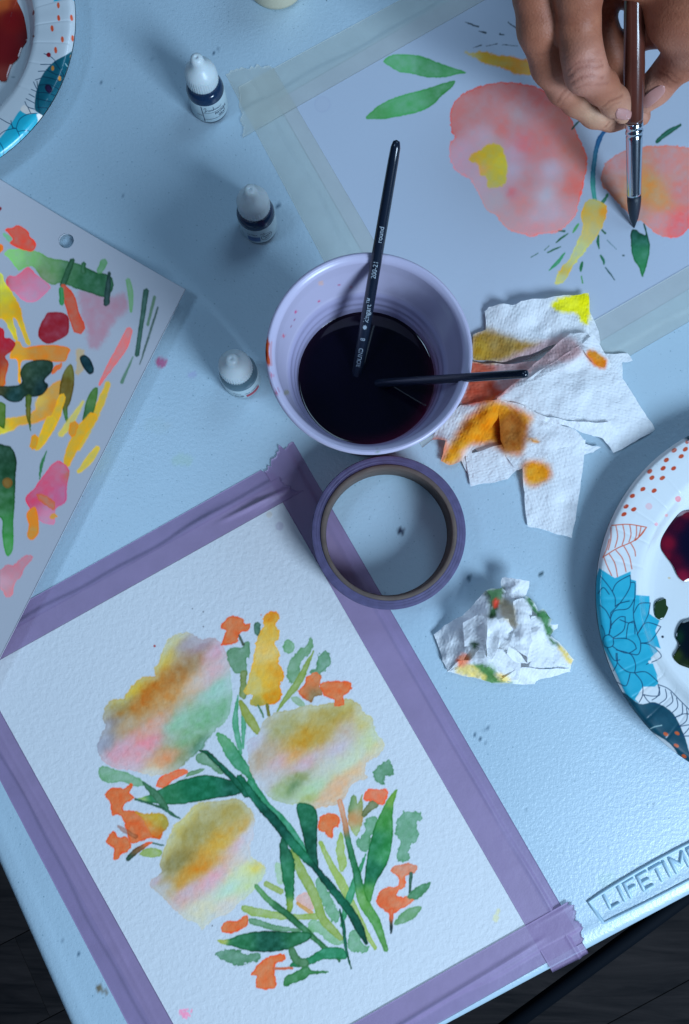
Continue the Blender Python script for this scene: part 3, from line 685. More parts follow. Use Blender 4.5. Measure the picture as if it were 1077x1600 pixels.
cb.rb('B3', '545,98,16 510,155,22', (62, 122, 110))
cb.pl('B3', '370,220 390,170 430,130 500,150 530,170 535,210 520,270 505,320 480,360 440,420 390,480 330,550 280,640 240,680 195,675 225,600 290,510 340,420 370,350 375,270', warp=2.2, soft=2.4, grad=[(440, 150, (170, 176, 126)), (400, 200, (198, 166, 78)), (515, 220, (208, 150, 58), 14), (450, 260, (190, 172, 104)), (420, 350, (188, 182, 128)), (350, 450, (182, 194, 144)), (250, 600, (194, 168, 76), 12), (210, 665, (180, 188, 140))])
for s, c in (('355,290,8 335,320,20 315,350,8', GB), ('220,340,6 265,340,14', DG), ('285,355,6 240,385,14 205,415,8', (50, 110, 90)), ('160,435,5 130,465,7', (60, 112, 100)), ('240,440,6 190,462,12 148,480,8', (54, 112, 96)), ('90,483,6 40,513,5', (60, 110, 104)),
             ('265,480,8 220,540,24 160,598,8', (76, 150, 128)), ('505,330,12 528,355,12', (44, 100, 82)), ('485,365,10 478,410,18 488,455,8', (44, 110, 88)), ('540,400,6 600,460,5', (86, 126, 150)), ('495,495,10 515,530,18 518,560,8', (44, 112, 96)), ('528,580,8 560,620,10 590,662,5', (50, 96, 110)),
             ('378,540,10 370,575,22 365,605,10', (52, 120, 96)), ('372,635,10 380,682,10', (86, 150, 116)), ('640,498,10 652,500,10', (60, 90, 100))):
    cb.rb('B3', s, c, warp=.6)
cb.pl('X', '940,285 943,262 952,250 975,235 1005,230 1040,227 1077,230 1110,245 1130,290 1110,330 1077,358 1060,371 1040,370 1020,362 1005,346 992,343 978,330 960,310', warp=2, soft=2, grad=[(965, 255, (176, 132, 146)), (960, 290, (170, 128, 130)), (1008, 295, (196, 142, 86)), (1030, 310, (190, 140, 100)), (1045, 255, (186, 132, 142)), (1062, 352, (212, 104, 118)), (1030, 348, (196, 136, 150)), (1060, 300, (186, 128, 140)), (1000, 330, (180, 140, 146)), (980, 310, (176, 128, 110))])
cb.pl('B3', '695,340 730,330 750,345 790,362 778,296 790,300 805,370 820,430 810,520 790,590 772,642 745,570 715,530 697,450', warp=.8, grad=[(720, 350, (22, 70, 66)), (770, 400, (28, 86, 74)), (730, 450, (40, 112, 90)), (770, 480, (60, 130, 104)), (772, 600, (44, 122, 84))])
cb.rb('X', '1064,195,4 1042,208,8 1026,222,5', (40, 96, 88))
cb.dot('X', 504, 163, 13, 13, (140, 160, 204), soft=3, op=.6); cb.dot('X', 504, 163, 11.5, 11.5, (150, 171, 211), soft=3, op=.9)
pTL, pBL = P(432.5, 159), P(719, 662)
pe = P(603, 60); d1 = pe - pTL; d1 /= np.linalg.norm(d1)
d1b = P(1077, 452) - P(939, 533); d1b /= np.linalg.norm(d1b)
pB = [pTL, pTL + d1 * 315, pBL + d1b * 315, pBL]
ZB = .55
painting2 = sheet('watercolor_painting', quad_grid(pB, ZB, .5), M['paperB'], None, .5, cb)
tag(painting2, 'watercolour in progress of two coral pink blooms under the hand, edged with pale cream tape', 'painting')

# ------------------------------------------------------------------ swatch sheet at left, curled up along its right edge
cc = Canvas(-460, 120, 320, 1100, (140, 154, 182))
def C(k, K, s, *a, **kw): getattr(cc, k)(K, s, *a, **kw)
C('pl', 'C0', '300,380 420,400 475,385 490,440 440,500 380,590 340,595 330,520', (150, 118, 146), soft=12, edge=0, warp=4, op=.85)
C('pl', 'X', '7,397 18,389 57,393 78,403 97,406 125,413 150,425 172,430 177,445 172,460 160,464 134,455 112,448 94,442 84,445 67,436 53,418 42,417 31,422 25,418 15,404', warp=1, grad=[(25, 400, (126, 182, 128)), (50, 405, (110, 165, 112)), (80, 420, (92, 136, 100)), (110, 430, (60, 106, 80)), (140, 440, (44, 92, 70)), (168, 446, (40, 86, 66)), (70, 430, (104, 130, 100))])
C('rb', 'X', '163,408,12 155,425,10', (92, 140, 114))
C('rb', 'X', '114,406,8 106,425,10 97,447,9', (42, 82, 64)); C('rb', 'X', '131,411,7 130,426,9', (52, 96, 74))
C('rb', 'X', '171,426,5 169,450,9 166,476,10', (44, 70, 74))
C('pl', 'C1', '140,400 190,372 260,395 320,450 335,500 390,545 405,600 370,665 290,660 180,620 110,570 140,530 100,470 55,430 85,405', (196, 78, 68), warp=.6)
C('pl', 'C1', '30,480 60,460 140,520 100,560', (112, 166, 146))
C('pl', 'C1', '-80,560 20,590 28,650 -20,690', (202, 116, 40)); C('pl', 'C1', '-60,150 10,170 8,200 -40,220', (120, 30, 60))
C('pl', 'C1', '65,990 100,940 180,940 250,880 320,840 420,930 560,1050 540,1110 450,1200 340,1240 250,1210 170,1130 90,1080', warp=1.2, grad=[(80, 1000, (180, 80, 100), 10), (180, 960, (190, 106, 140)), (300, 880, (184, 104, 134)), (420, 1050, (176, 122, 160)), (300, 1180, (190, 126, 166))])
C('pl', 'C1', '-300,800 0,900 50,1000 120,1100 200,1230 240,1330 275,1500 345,1690 300,1710 240,1560 185,1430 150,1430 200,1640 170,1660 100,1540 20,1420 -300,1400', warp=1, soft=2.2, grad=[(20, 1000, (190, 196, 84)), (60, 1200, (186, 180, 50)), (100, 1350, (196, 158, 34)), (200, 1330, (186, 140, 34)), (120, 1550, (196, 190, 60)), (290, 1600, (190, 162, 56)), (0, 1400, (200, 160, 40))])
C('rb', 'X', '98,446,7 108,465,18 115,490,18 122,508,20 125,516,19', (172, 80, 66), warp=.6)
C('rb', 'X', '96,450,7 97,475,8', (52, 124, 84))
C('pl', 'C2', '430,280 450,210 520,80 560,58 690,58 770,120 772,280 700,350 560,410 500,395 440,340', (128, 36, 54), warp=.6)
C('pl', 'C2', '-300,1460 -300,1300 100,1240 270,1215 400,1150 400,1050 540,900 680,820 700,1000 690,1130 620,1200 400,1300 200,1340 60,1420', warp=2, soft=4, grad=[(30, 1400, (196, 190, 66)), (150, 1280, (196, 164, 56)), (250, 1310, (190, 148, 54)), (450, 1200, (190, 140, 66)), (600, 950, (184, 140, 72)), (640, 1120, (190, 130, 54)), (420, 1060, (190, 168, 90))])
C('pl', 'C2', '110,570 160,400 220,385 270,450 400,430 530,422 700,435 790,470 770,530 740,600 660,615 400,600 330,590 240,620 235,830 205,830 195,600', warp=.8, grad=[(200, 430, (200, 146, 56)), (230, 600, (204, 150, 44)), (220, 780, (204, 160, 50)), (400, 520, (186, 118, 46)), (700, 500, (186, 116, 56)), (450, 450, (190, 120, 50))])
C('pl', 'C2', '580,750 600,680 690,620 690,670 640,720', (186, 106, 60))
C('pl', 'C2', '-200,230 10,232 50,280 55,340 120,350 175,410 140,480 80,530 62,560 100,620 95,680 60,800 45,880 -200,890', warp=.6, grad=[(60, 420, (150, 36, 58)), (0, 300, (170, 40, 56)), (20, 620, (140, 50, 44)), (50, 700, (182, 88, 44)), (20, 850, (190, 104, 40))])
C('pl', 'C2', '225,740 280,640 400,595 520,590 590,620 585,720 500,820 545,880 480,980 380,1005 290,1000 220,1060 100,1055 0,990 -200,980 -200,880 0,880 180,880 250,830', warp=.5, grad=[(400, 680, (34, 60, 54)), (300, 700, (50, 72, 56)), (450, 920, (20, 46, 54)), (330, 900, (30, 50, 40)), (150, 980, (22, 56, 62)), (0, 930, (60, 60, 40))])
C('rb', 'C2', '322,1000,74 320,1180,56 345,1390,5', grad=[(320, 1050, (70, 92, 42)), (320, 1200, (98, 92, 34)), (340, 1370, (60, 100, 60))])
C('pl', 'C2', '800,640 835,760 830,900 790,1070 760,1140 770,1345 720,1220 700,1120 665,980 690,800 740,690', warp=.5, grad=[(780, 700, (98, 102, 56)), (750, 900, (92, 80, 38)), (740, 1060, (92, 84, 40)), (745, 1220, (60, 112, 68))])
C('pl', 'C2', '860,480 940,495 930,560 940,700 860,760', (166, 150, 116), soft=5, warp=3, op=.8)
C('pl', 'C2', '900,560 940,535 1000,570 1050,660 1050,730 1000,750 950,700 905,620', (16, 46, 58), warp=.5)
C('pl', 'C2', '-60,1070 50,1080 65,1150 55,1340 30,1355 -60,1280', (74, 108, 48), warp=.5)
C('rb', 'C0', '415,730,20 380,820,30 330,920,30 290,979,40', (186, 162, 66), soft=3.5); C('rb', 'C0', '320,800,10 270,880,28 230,930,20', (184, 176, 100), soft=4)
C('rb', 'C0', '240,780,26 205,880,36 150,960,30', (200, 160, 50), soft=2)
C('pl', 'C0', '375,750 370,800 345,890 320,930 315,880 330,800 355,755', grad=[(360, 770, (70, 112, 62)), (330, 880, (52, 96, 64))], warp=.5)
C('rb', 'C4', '200,10,44 165,85,38 140,125,24', (200, 166, 48), soft=2.2); C('rb', 'C4', '135,78,26 126,120,28', (190, 140, 44)); C('rb', 'C4', '360,0,40 310,60,44 270,140,40 255,190,24', (192, 154, 50), soft=2.2)
C('rb', 'C4', '375,120,20 340,170,30 300,215,14', (190, 172, 78), soft=2.5); C('rb', 'C4', '285,30,34 275,70,30', (190, 132, 44), soft=2)
C('rb', 'C0', '497,525,26 470,590,38 420,670,26 380,740,8', (196, 112, 122), warp=.6)
for s, c in (('490,335,18 500,390,22 502,460,10', (108, 150, 130)), ('560,375,22 542,500,18 524,625,18', (58, 92, 92)), ('592,400,12 565,510,10', (92, 122, 116)), ('605,440,7 570,550,9 535,660,5', (80, 102, 110)), ('510,630,5 465,730,14', (92, 124, 122))):
    C('rb', 'C0', s, c, warp=.5)
C('pl', 'C3', '-150,100 50,92 110,120 148,220 140,400 135,600 120,800 120,1000 80,1080 45,1040 20,900 10,740 -150,700', warp=.6, grad=[(60, 150, (28, 62, 48)), (70, 350, (28, 66, 48)), (60, 550, (42, 94, 58)), (70, 800, (58, 124, 76)), (80, 1000, (66, 140, 80))])
cc.dot('C3', 68, 425, 46, 46, (112, 88, 46), soft=2)
C('rb', 'C3', '420,135,6 375,260,30 355,392,14', (62, 118, 90))
C('pl', 'C3', '230,560 300,480 400,340 480,250 540,232 620,310 600,450 590,590 500,660 490,780 450,800 350,760 260,650', warp=1, grad=[(270, 560, (186, 70, 108)), (400, 430, (184, 84, 122)), (520, 280, (182, 96, 130)), (540, 540, (176, 90, 136)), (440, 740, (182, 128, 166)), (600, 350, (168, 100, 92), 10)])
C('pl', 'C3', '250,680 310,640 340,700 345,760 345,870 290,935 245,900 260,800 240,740', (192, 126, 48), warp=.8)
C('pl', 'C3', '330,520 400,530 490,600 480,670 420,630 350,580', (176, 102, 82)); C('pl', 'C3', '440,730 480,700 520,725 480,750', (188, 140, 70))
C('pl', 'C3', '-150,1180 0,1200 60,1160 120,1160 200,1090 280,1070 290,1110 220,1190 190,1260 130,1330 110,1430 60,1450 0,1370 -150,1350', (182, 132, 158), warp=1.6, grad=[(200, 1130, (172, 120, 144)), (60, 1200, (170, 116, 140)), (90, 1380, (184, 128, 148)), (30, 1300, (182, 146, 174))])
zc_edge = 13.0
eA, eB = P(290, 452, zc_edge), P(-6, 1040, zc_edge)
dd = eB - eA; Lc = 300.0; dd /= np.linalg.norm(dd)
pp = np.array([dd[1], -dd[0], 0]);
if pp[0] > 0: pp = -pp
na, nb = int(Lc / .55), int(212 / .55)
aa, bb = np.meshgrid(np.linspace(0, Lc, na), np.linspace(0, 212, nb), indexing='ij')
VC = eA + aa[..., None] * dd + bb[..., None] * pp
# the top edge leans a little so that the corner is square in perspective
VC = VC - (bb * .125)[..., None] * dd
VC[..., 2] = 1.9 + (zc_edge - 1.9) * np.clip(1 - bb / 125, 0, 1) ** 1.7 + .5 * fbm(aa, bb, 60, 3)
# punched hole
hc = None
hx, hy = 104.0, 377.0
pr = proj(VC); k = np.argmin((pr[..., 0] - hx) ** 2 + (pr[..., 1] - hy) ** 2); hi, hj = np.unravel_index(k, pr.shape[:2]); hcen = VC[hi, hj].copy()
r2 = np.hypot(VC[..., 0] - hcen[0], VC[..., 1] - hcen[1]); HR = 4.7
flat = VC.reshape(-1, 3).copy(); r2f = r2.ravel()
F = grid_faces(na, nb); keep = ~(r2f[F] < HR - .45).any(1)
near = (r2f < HR + .1) & (r2f > .01)
sc = HR / np.maximum(r2f, .01)
flat[near, 0] = hcen[0] + (flat[near, 0] - hcen[0]) * sc[near]; flat[near, 1] = hcen[1] + (flat[near, 1] - hcen[1]) * sc[near]
F = F[keep]
idx = np.arange(na * nb).reshape(na, nb); loop = np.concatenate([idx[:, 0], idx[-1, 1:], idx[-2::-1, -1], idx[0, -2:0:-1]])
n0 = len(flat); low = flat[loop] - np.array([0, 0, .8]); m0 = len(loop); kk = np.arange(m0)
W = np.stack([loop[kk], n0 + kk, n0 + (kk + 1) % m0, loop[(kk + 1) % m0]], -1)
hr = np.linspace(0, 2 * math.pi, 40, endpoint=False)
ht = np.stack([hcen[0] + (HR + .02) * np.cos(hr), hcen[1] + (HR + .02) * np.sin(hr), np.full(40, hcen[2] + .03)], -1); hb = ht - np.array([0, 0, .9])
n1 = n0 + m0; kk = np.arange(40); HW = np.stack([n1 + kk, n1 + 40 + kk, n1 + 40 + (kk + 1) % 40, n1 + (kk + 1) % 40], -1)
if np.cross(VC[1, 0] - VC[0, 0], VC[0, 1] - VC[0, 0])[2] < 0: F = F[:, ::-1]
AV = np.vstack([flat, low, ht, hb]); colc = cc.sample(proj(AV)); colc[n0:] = 1.15
swatch = mk('swatch_sheet', AV, np.vstack([F, W, HW]), M['paperC'], None, col=colc)
tag(swatch, 'punched sheet covered in red, yellow, green and pink paint test strokes, at left', 'paper')

# ------------------------------------------------------------------ tape strips
def strip(name, inner, outer, mat, prof, step=1.6, wr=None, torn0=0, torn1=0, z0=0, seed=0):
    """inner/outer: world polylines (2 points each) of the strip's two edges; prof(v, s) -> height"""
    L = np.linalg.norm(inner[1] - inner[0]); Wd = np.linalg.norm(outer[0] - inner[0])
    nu = int(L / step); nv = int(Wd / .8)
    s, t = np.meshgrid(np.linspace(0, 1, nu), np.linspace(0, 1, nv), indexing='ij')
    V = bil([inner[0], inner[1], outer[1], outer[0]], s, t)
    ax = (inner[1] - inner[0]) / L
    e0 = (fbm(t * 40, t * 0 + 3, 6, seed) * torn0)[..., None] * np.clip(1 - s * L / 12, 0, 1)[..., None]
    e1 = (fbm(t * 40, t * 0 + 9, 6, seed + 4) * torn1)[..., None] * np.clip(1 - (1 - s) * L / 12, 0, 1)[..., None]
    V = V + ax * e0 + ax * e1
    z = prof(t, s * L)
    if wr is not None: z = z + wr(V, t, s * L)
    V[..., 2] = z + z0
    return sheet(name, V, mat, None, .1)
def bump_prof(v0, hi, lo=.22, w=.13):
    def f(v, s):
        vv = v0 + .03 * np.sin(s / 23.) + .02 * np.sin(s / 9. + 1)
        k = np.clip((v - vv) / w, 0, 1); k = k * k * (3 - 2 * k)
        return hi * (1 - k) + lo * k
    return f
def wrk(a, s_, seed):
    return lambda V, t, s: a * np.maximum(0, fbm(V[..., 0], V[..., 1], s_, seed))
lp = lambda a, b, t: a + (b - a) * t
IT = [P(*iT[0]), P(*iT[1])]
oT = [P(59, 930), P(413, 732)]
def ext(a, b, d0, d1):
    t = (b - a) / np.linalg.norm(b - a); return [a - t * d0, b + t * d1]
PG = 'purple tape strips framing the flower painting'
# left strip (oldest), right strip, then top and bottom strips over them
LI = ext(P(151, 1380), P(275, 1604), 150, 12); LO = ext(P(84.8, 1380), P(200, 1600), 150, 12)
def crease(V, t, s):
    return .35 * np.exp(-((t - .30 - .04 * np.sin(s / 31)) / .05) ** 2) * (.6 + .8 * vn(s, t * 0, 40, 2)) + .25 * np.maximum(0, fbm(V[..., 0], V[..., 1], 22, 31))
t4 = strip('masking_tape', LI, LO, M['purple'], bump_prof(.55, 1.1), wr=crease, seed=2)
tag(t4, 'purple masking tape strip down the left side of the flower painting', 'tape', PG)
RI = [P(412, 733), P(862.8, 1518)]; RO = [P(458, 689), P(920, 1489)]
def rcrease(V, t, s):
    px = proj(V); d = np.abs(px[..., 1] - 1180) / 400
    return .5 * np.exp(-((t - .72 - .03 * np.sin(s / 40.)) / .045) ** 2) * np.clip((s - 40) / 60, 0, 1) + .2 * np.maximum(0, fbm(V[..., 0], V[..., 1], 25, 41))
t2 = strip('masking_tape', RI, RO, M['purple'], bump_prof(.69, 1.1), wr=rcrease, torn0=9, seed=5)
tag(t2, 'purple tape strip from under the tape roll down the right edge of the flower painting', 'tape', PG)
BI = [P(894, 1403), P(500, 1627)]; BO = [P(915, 1470), P(560, 1669)]
t3 = strip('masking_tape', BI, BO, M['purple'], bump_prof(.60, 1.25), torn0=7, seed=9, z0=.16,
           wr=lambda V, t, s: .9 * np.exp(-((t - .50 - .0012 * (s - 60)) / .055) ** 2) * np.clip((s - 22) / 18, 0, 1) + .35 * np.exp(-((t - .1) / .03) ** 2) * np.exp(-(s / 18) ** 2))
tag(t3, 'purple tape strip along the bottom of the flower painting, its torn end at right', 'tape', PG)
TI = ext(IT[1], IT[0], 12, 30); TO = ext(oT[1], oT[0], -2, 54)
def tcrease(V, t, s):
    q = proj(V); x = q[..., 0]
    r = np.exp(-((t - (.33 + .0022 * (440 - x) * .5 - .08)) / .06) ** 2) * np.clip(1 - np.abs(x - 405) / 70, 0, 1) * 2.6
    r += np.exp(-((t - .62) / .12) ** 2) * np.clip(1 - np.abs(x - 330) / 60, 0, 1) * .9
    r += .8 * np.exp(-((t - .18) / .05) ** 2) * np.clip(1 - np.abs(x - 425) / 40, 0, 1)
    return r + .3 * np.maximum(0, fbm(V[..., 0], V[..., 1], 26, 51))
t1 = strip('masking_tape', TI, TO, M['purple'], bump_prof(.57, 1.1), wr=tcrease, torn0=6, seed=12, z0=.16)
tag(t1, 'purple masking tape strip with a raised wrinkle along the top of the flower painting', 'tape', PG)
CG = 'cream tape strips framing the coral flower painting'
bi = [P(464, 169), P(700, 575)]; bi = ext(bi[0], bi[1], 33, 30); bo = [P(350, 112), P(660, 700)]
c1 = strip('masking_tape', bi, bo, M['cream_tape'], bump_prof(.45, .85), torn0=6, seed=21)
tag(c1, 'pale cream tape strip down the left side of the coral flower painting', 'tape', CG)
ti = ext(P(464, 169), P(598, 92.6), 40, 250); to = ext(P(372, 137), P(510, 62.5), 0, 255)
c2 = strip('masking_tape', ti, to, M['cream_tape'], bump_prof(.45, .85), torn0=4, seed=23, z0=.15)
tag(c2, 'pale cream tape strip across the top of the coral flower painting', 'tape', CG)
di = ext(P(965.6, 480), P(1077, 416), 118, 190); do = ext(P(975, 562), P(1077, 503), 105, 185)
c3 = strip('masking_tape', di, do, M['cream_tape'], bump_prof(.70, .85), torn0=6, seed=25, z0=.3)
tag(c3, 'cream tape strip along the bottom of the coral painting, beside the white paper towel', 'tape', CG)
# ------------------------------------------------------------------ dropper bottles
def scribble(pts, w, mapf, name, mat, parent):
    """thin ribbon of ink following (u, v) points, mapped onto a surface by mapf"""
    p = catmull(pts, 4, False); t = np.gradient(p, axis=0); t /= np.linalg.norm(t, axis=1)[:, None] + 1e-9
    nn = np.stack([-t[:, 1], t[:, 0]], -1) * w / 2
    V = [mapf(*(a + b)) for a, b in zip(p, nn)] + [mapf(*(a - b)) for a, b in zip(p, nn)]
    n = len(p); F = [(i, i + 1, n + i + 1, n + i) for i in range(n - 1)]
    return mk(name, np.array(V), F, mat, parent)
def bottle(px, py, body_mat, lab_turn, kind, label):
    c = P(px, py)
    t = empty('dropper_bottle', c)
    tag(t, label, 'bottle', 'small paint dropper bottles in a column on the table')
    R = 11.6
    lathe('bottle_body', [(0, .4), (R - 1.4, .4), (R - .3, 1.0), (R, 2.2), (R, 19.6), (R - .4, 21.4), (R - 1.6, 23.4), (R - 3.4, 24.8), (8.4, 25.6), (7.6, 26.2), (7.4, 28)], c, body_mat, t, 56)
    # ribbed screw cap with cone and nozzle
    n = 120
    prof = [(7.6, 27.0), (9.5, 27.0), (9.75, 27.4), (9.7, 30), (9.55, 33.6), (9.3, 34.6), (8.7, 36.0), (7.3, 37.8), (5.6, 39.4), (4.6, 40.8), (4.1, 42.6), (3.9, 44.4), (3.5, 45.9), (2.4, 46.8), (.9, 47.1), (0.5, 46.6), (0, 46.4)]
    def rib(a, k):
        return (np.where((np.arange(len(a)) % 3) == 0, -.38, .06) if 2 <= k <= 4 else 0, 0)
    lathe('bottle_cap', prof, c, M['cap'], t, n, rib)
    # paper label, one end overlapping
    a0 = lab_turn - math.radians(165); a1 = lab_turn + math.radians(165)
    aa = np.linspace(a0, a1, 60); zz = np.array([2.6, 2.8, 18.4, 18.6])
    A, Zz = np.meshgrid(aa, zz, indexing='ij'); rr = R + np.array([.02, .14, .14, .02])[None, :]
    V = np.stack([c[0] + rr * np.cos(A), c[1] + rr * np.sin(A), Zz], -1)
    lb = mk('label', V.reshape(-1, 3), grid_faces(60, 4), M['label'], t)
    rx = R + .22
    def mp(u, v, w=0):      # u mm along the circumference from the label's middle, v height
        a = lab_turn + u / R
        return (c[0] + (rx + w) * math.cos(a), c[1] + (rx + w) * math.sin(a), v)
    def block(u0, u1, v0, v1, mat, name):
        us_ = np.linspace(u0, u1, 12); V = [mp(u, v) for u in us_ for v in (v0, v1)]
        return mk(name, np.array(V), [(2 * i, 2 * i + 2, 2 * i + 3, 2 * i + 1) for i in range(11)], mat, t)
    def words(txt, u, v, size, mat=M['print_dark'], shear=0, off=.02, ang=0):
        co, F = text_mesh(txt, size, 0, 0, off, shear)
        q = np.array([mp(u + x * math.cos(ang) - y * math.sin(ang), v + y * math.cos(ang) + x * math.sin(ang)) for x, y, z in co])
        return mk('lettering', q, F, mat, t, smooth=False)
    if kind == 0:
        block(-5.6, -5.1, 3.4, 18.2, M['print_dark'], 'printed_line'); block(-5.1, 9, 11.6, 11.9, M['print_dark'], 'printed_line'); block(-5.1, 9, 5.6, 5.9, M['print_dark'], 'printed_line')
        sc = [(-4, 15.6), (-3.2, 16.9), (-2.6, 16.3), (-3.4, 13.2), (-4.1, 12.9), (-2.8, 13.6), (-1.9, 14.6), (-1.3, 14.2), (-1.2, 13.3), (-.4, 14.6), (0, 13.4), (.7, 14.7), (1.2, 13.4), (1.9, 15.2), (2.0, 16.9), (1.7, 13.6), (2.5, 14.7), (3.0, 13.5), (3.6, 14.6), (4.2, 13.6), (4.8, 14.5), (5.2, 13.4), (6, 14.6), (6.6, 13.5), (7.8, 14.8)]
        scribble(sc, .3, mp, 'handwriting', M['print_dark'], t)
        words("PAYNE'S", 2.2, 9.2, 2.5, off=.08); words('GRAY', 4.2, 6.6, 2.3, off=.08)
        words('water', -9.6, 9, 1.7)
    elif kind == 1:
        block(-7.6, .2, 5.0, 10.6, M['print_blue'], 'printed_block'); words('ULTRA', -7.4, 12.4, 2.1); words('ink', .6, 13, 2.4, shear=.3)
        ring = [(4.6 + 3.6 * math.cos(a), 9 + 3.6 * math.sin(a)) for a in np.linspace(0, 6.3, 20)]
        scribble(ring, .35, mp, 'printed_ring', M['print_dark'], t); words('MADE', 2.2, 9.4, 1.9, off=.07); words('ART', 2.8, 6.9, 1.9, off=.07)
    else:
        block(-.5, 9.4, 4.0, 8.6, M['print_red'], 'printed_block'); words('rose madder', -1, 10.6, 1.9, off=.04); words('WATER', -7.6, 7.6, 1.7, off=.06); words('COLOR', -7.8, 5.4, 1.7, off=.06)
    if kind == 2:
        scribble([(-7.8, 12), (-6.8, 13), (-6.2, 11.8), (-5.2, 12.9), (-4.4, 11.7), (-3.2, 12.6)], .3, mp, 'handwriting', M['print_dark'], t)
    return t
D_ = math.radians
bottle(329, 168, M['ink_blue'], D_(-76), 0, 'topmost dropper bottle, dark ink, label with cursive line and ruled boxes')
bottle(405, 355, M['ink_blue'], D_(-82), 1, 'dropper bottle of dark blue ink, blue block on its label, beside cream tape')
bottle(379, 595, M['ink_clear'], D_(-70), 2, 'grey dropper bottle with a red block on its label, beside the cup')
jc = P(432, -24)
jar = empty('cream_jar', jc); tag(jar, 'plain cream jar at the top edge of the photo, only its rounded foot in view', 'jar')
lathe('jar_body', [(0, .3), (16.5, .3), (18.6, 1.4), (19.4, 4), (19.4, 34), (18.6, 37), (16, 39)], jc, M['cream'], jar, 56)
lathe('jar_lid', [(16.8, 38.2), (17.6, 38.6), (17.6, 50), (16.6, 51.2), (0, 51.4)], jc, M['cap'], jar, 56)

# ------------------------------------------------------------------ cup of rinse water
cupc = P(577, 549, 110); cc0 = np.array([cupc[0], cupc[1], 0.])
cup = empty('plastic_cup', cc0 + [0, 0, 1.0]); tag(cup, 'white lined plastic cup with red outside and paint spattered rim, full of dark rinse water', 'cup')
wz = 63.0
inner = [(48.1, 109.7), (46.0, 108.9), (44.9, 107.2), (44.6, 104), (44.2, 99.5), (42.9, 90), (41.6, 81), (40.9, 78.6), (40.1, 77.9), (39.7, 77.0), (39.2, 73.6), (38.5, 72.9), (38.1, 72.2), (37.9, 69.2), (37.3, 68.6), (37.0, 68), (36.2, 60), (33, 30), (30, 3), (0, 3)]
outer_ = [(30, 1.0), (31.4, 2), (35, 30), (38.6, 60), (39.5, 68), (42.4, 79), (46.2, 105.2)]
cupcan = Canvas(380, 360, 760, 740, (190, 190, 225), 2)
for K, pts, c in (('X', '417,530 421,536 420,552 423,566 419,572 415,560 414,545', (200, 90, 40)), ('X', '415,545 418,552 417,562 414,556', (150, 40, 30))):
    cupcan.pl(K, pts, c, warp=.6)
for x, y, r, c in ((424, 588, 3, (200, 110, 150)), (431, 612, 3.5, (170, 70, 120)), (463, 487, 2.4, (210, 90, 150)), (443, 525, 2.6, (220, 120, 150)), (502, 443, 4, (215, 190, 200)), (485, 540, 1.3, (120, 90, 130)), (455, 510, 1.4, (160, 100, 140)), (498, 471, 1.6, (210, 100, 150)), (549, 449, 2, (200, 160, 190)), (592, 706, 2.6, (150, 165, 170)), (448, 613, 4, (170, 170, 160)), (460, 500, 1, (160, 80, 130)), (422, 600, 1.6, (190, 110, 150)), (530, 445, 1.2, (190, 120, 160)), (640, 690, 2, (180, 150, 180))):
    cupcan.dot('X', x, y, r, r, c, warp=1)
def ccol(V):
    c = cupcan.sample(proj(V)); a = np.arctan2(V[:, 1] - cc0[1], V[:, 0] - cc0[0])
    # red wash left clinging to the right-hand inner wall just over the water, and old tide lines
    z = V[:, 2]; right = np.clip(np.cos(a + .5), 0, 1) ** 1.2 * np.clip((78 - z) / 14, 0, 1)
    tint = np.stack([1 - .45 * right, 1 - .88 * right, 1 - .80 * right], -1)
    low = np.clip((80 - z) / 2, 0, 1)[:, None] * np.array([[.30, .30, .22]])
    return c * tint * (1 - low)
dense = []
for (a, b) in zip(inner[:-1], inner[1:]):
    k = max(1, int(abs(a[1] - b[1]) / .8)) if a[1] > 66 else 1
    for i in range(k): dense.append((a[0] + (b[0] - a[0]) * i / k, a[1] + (b[1] - a[1]) * i / k))
dense.append(inner[-1])
wall = lathe('cup_lining', dense[::-1], cc0, M['cup_in'], cup, 220, col=ccol)
th = np.linspace(math.pi * .02, math.pi * 1.55, 12)
rimp = [(48.0 + 1.45 * math.cos(a), 108.2 + 1.45 * math.sin(a)) for a in np.linspace(math.radians(150), math.radians(-150), 16)]
lathe('cup_rim', rimp[::-1], cc0, M['cup_in'], cup, 160, col=ccol)
lathe('cup_wall', [(0, 1.0)] + outer_, cc0, M['cup_red'], cup, 96)
def wcol(V):
    r = np.hypot(V[:, 0] - cc0[0], V[:, 1] - cc0[1]); a = np.arctan2(V[:, 1] - cc0[1], V[:, 0] - cc0[0])
    e = np.clip((r - 29) / 7.5, 0, 1) ** 1.6 * (.08 + .92 * np.clip(np.cos(a + .75), 0, 1) ** 1.5)   # thinner water at the wall shows its wine colour
    return np.stack([.004 + .075 * e, .003 + .004 * e, .010 + .016 * e], -1)
water = lathe('paint_water', [(36.75, wz + .6), (36.3, wz + .25), (35.6, wz + .06), (34.8, wz), (33, wz), (31, wz), (29, wz), (18, wz), (0, wz)], cc0, M['water'], None, 96, col=wcol)
tag(water, 'near black murky paint water filling the cup', 'water')

# ------------------------------------------------------------------ brushes
def brush(name, A, B, r0, r1, mat, label, ptsr=None):
    t = empty(name, A); tag(t, label, 'paintbrush'); return t
def along(A, B, d): t = (B - A) / np.linalg.norm(B - A); return A + t * d
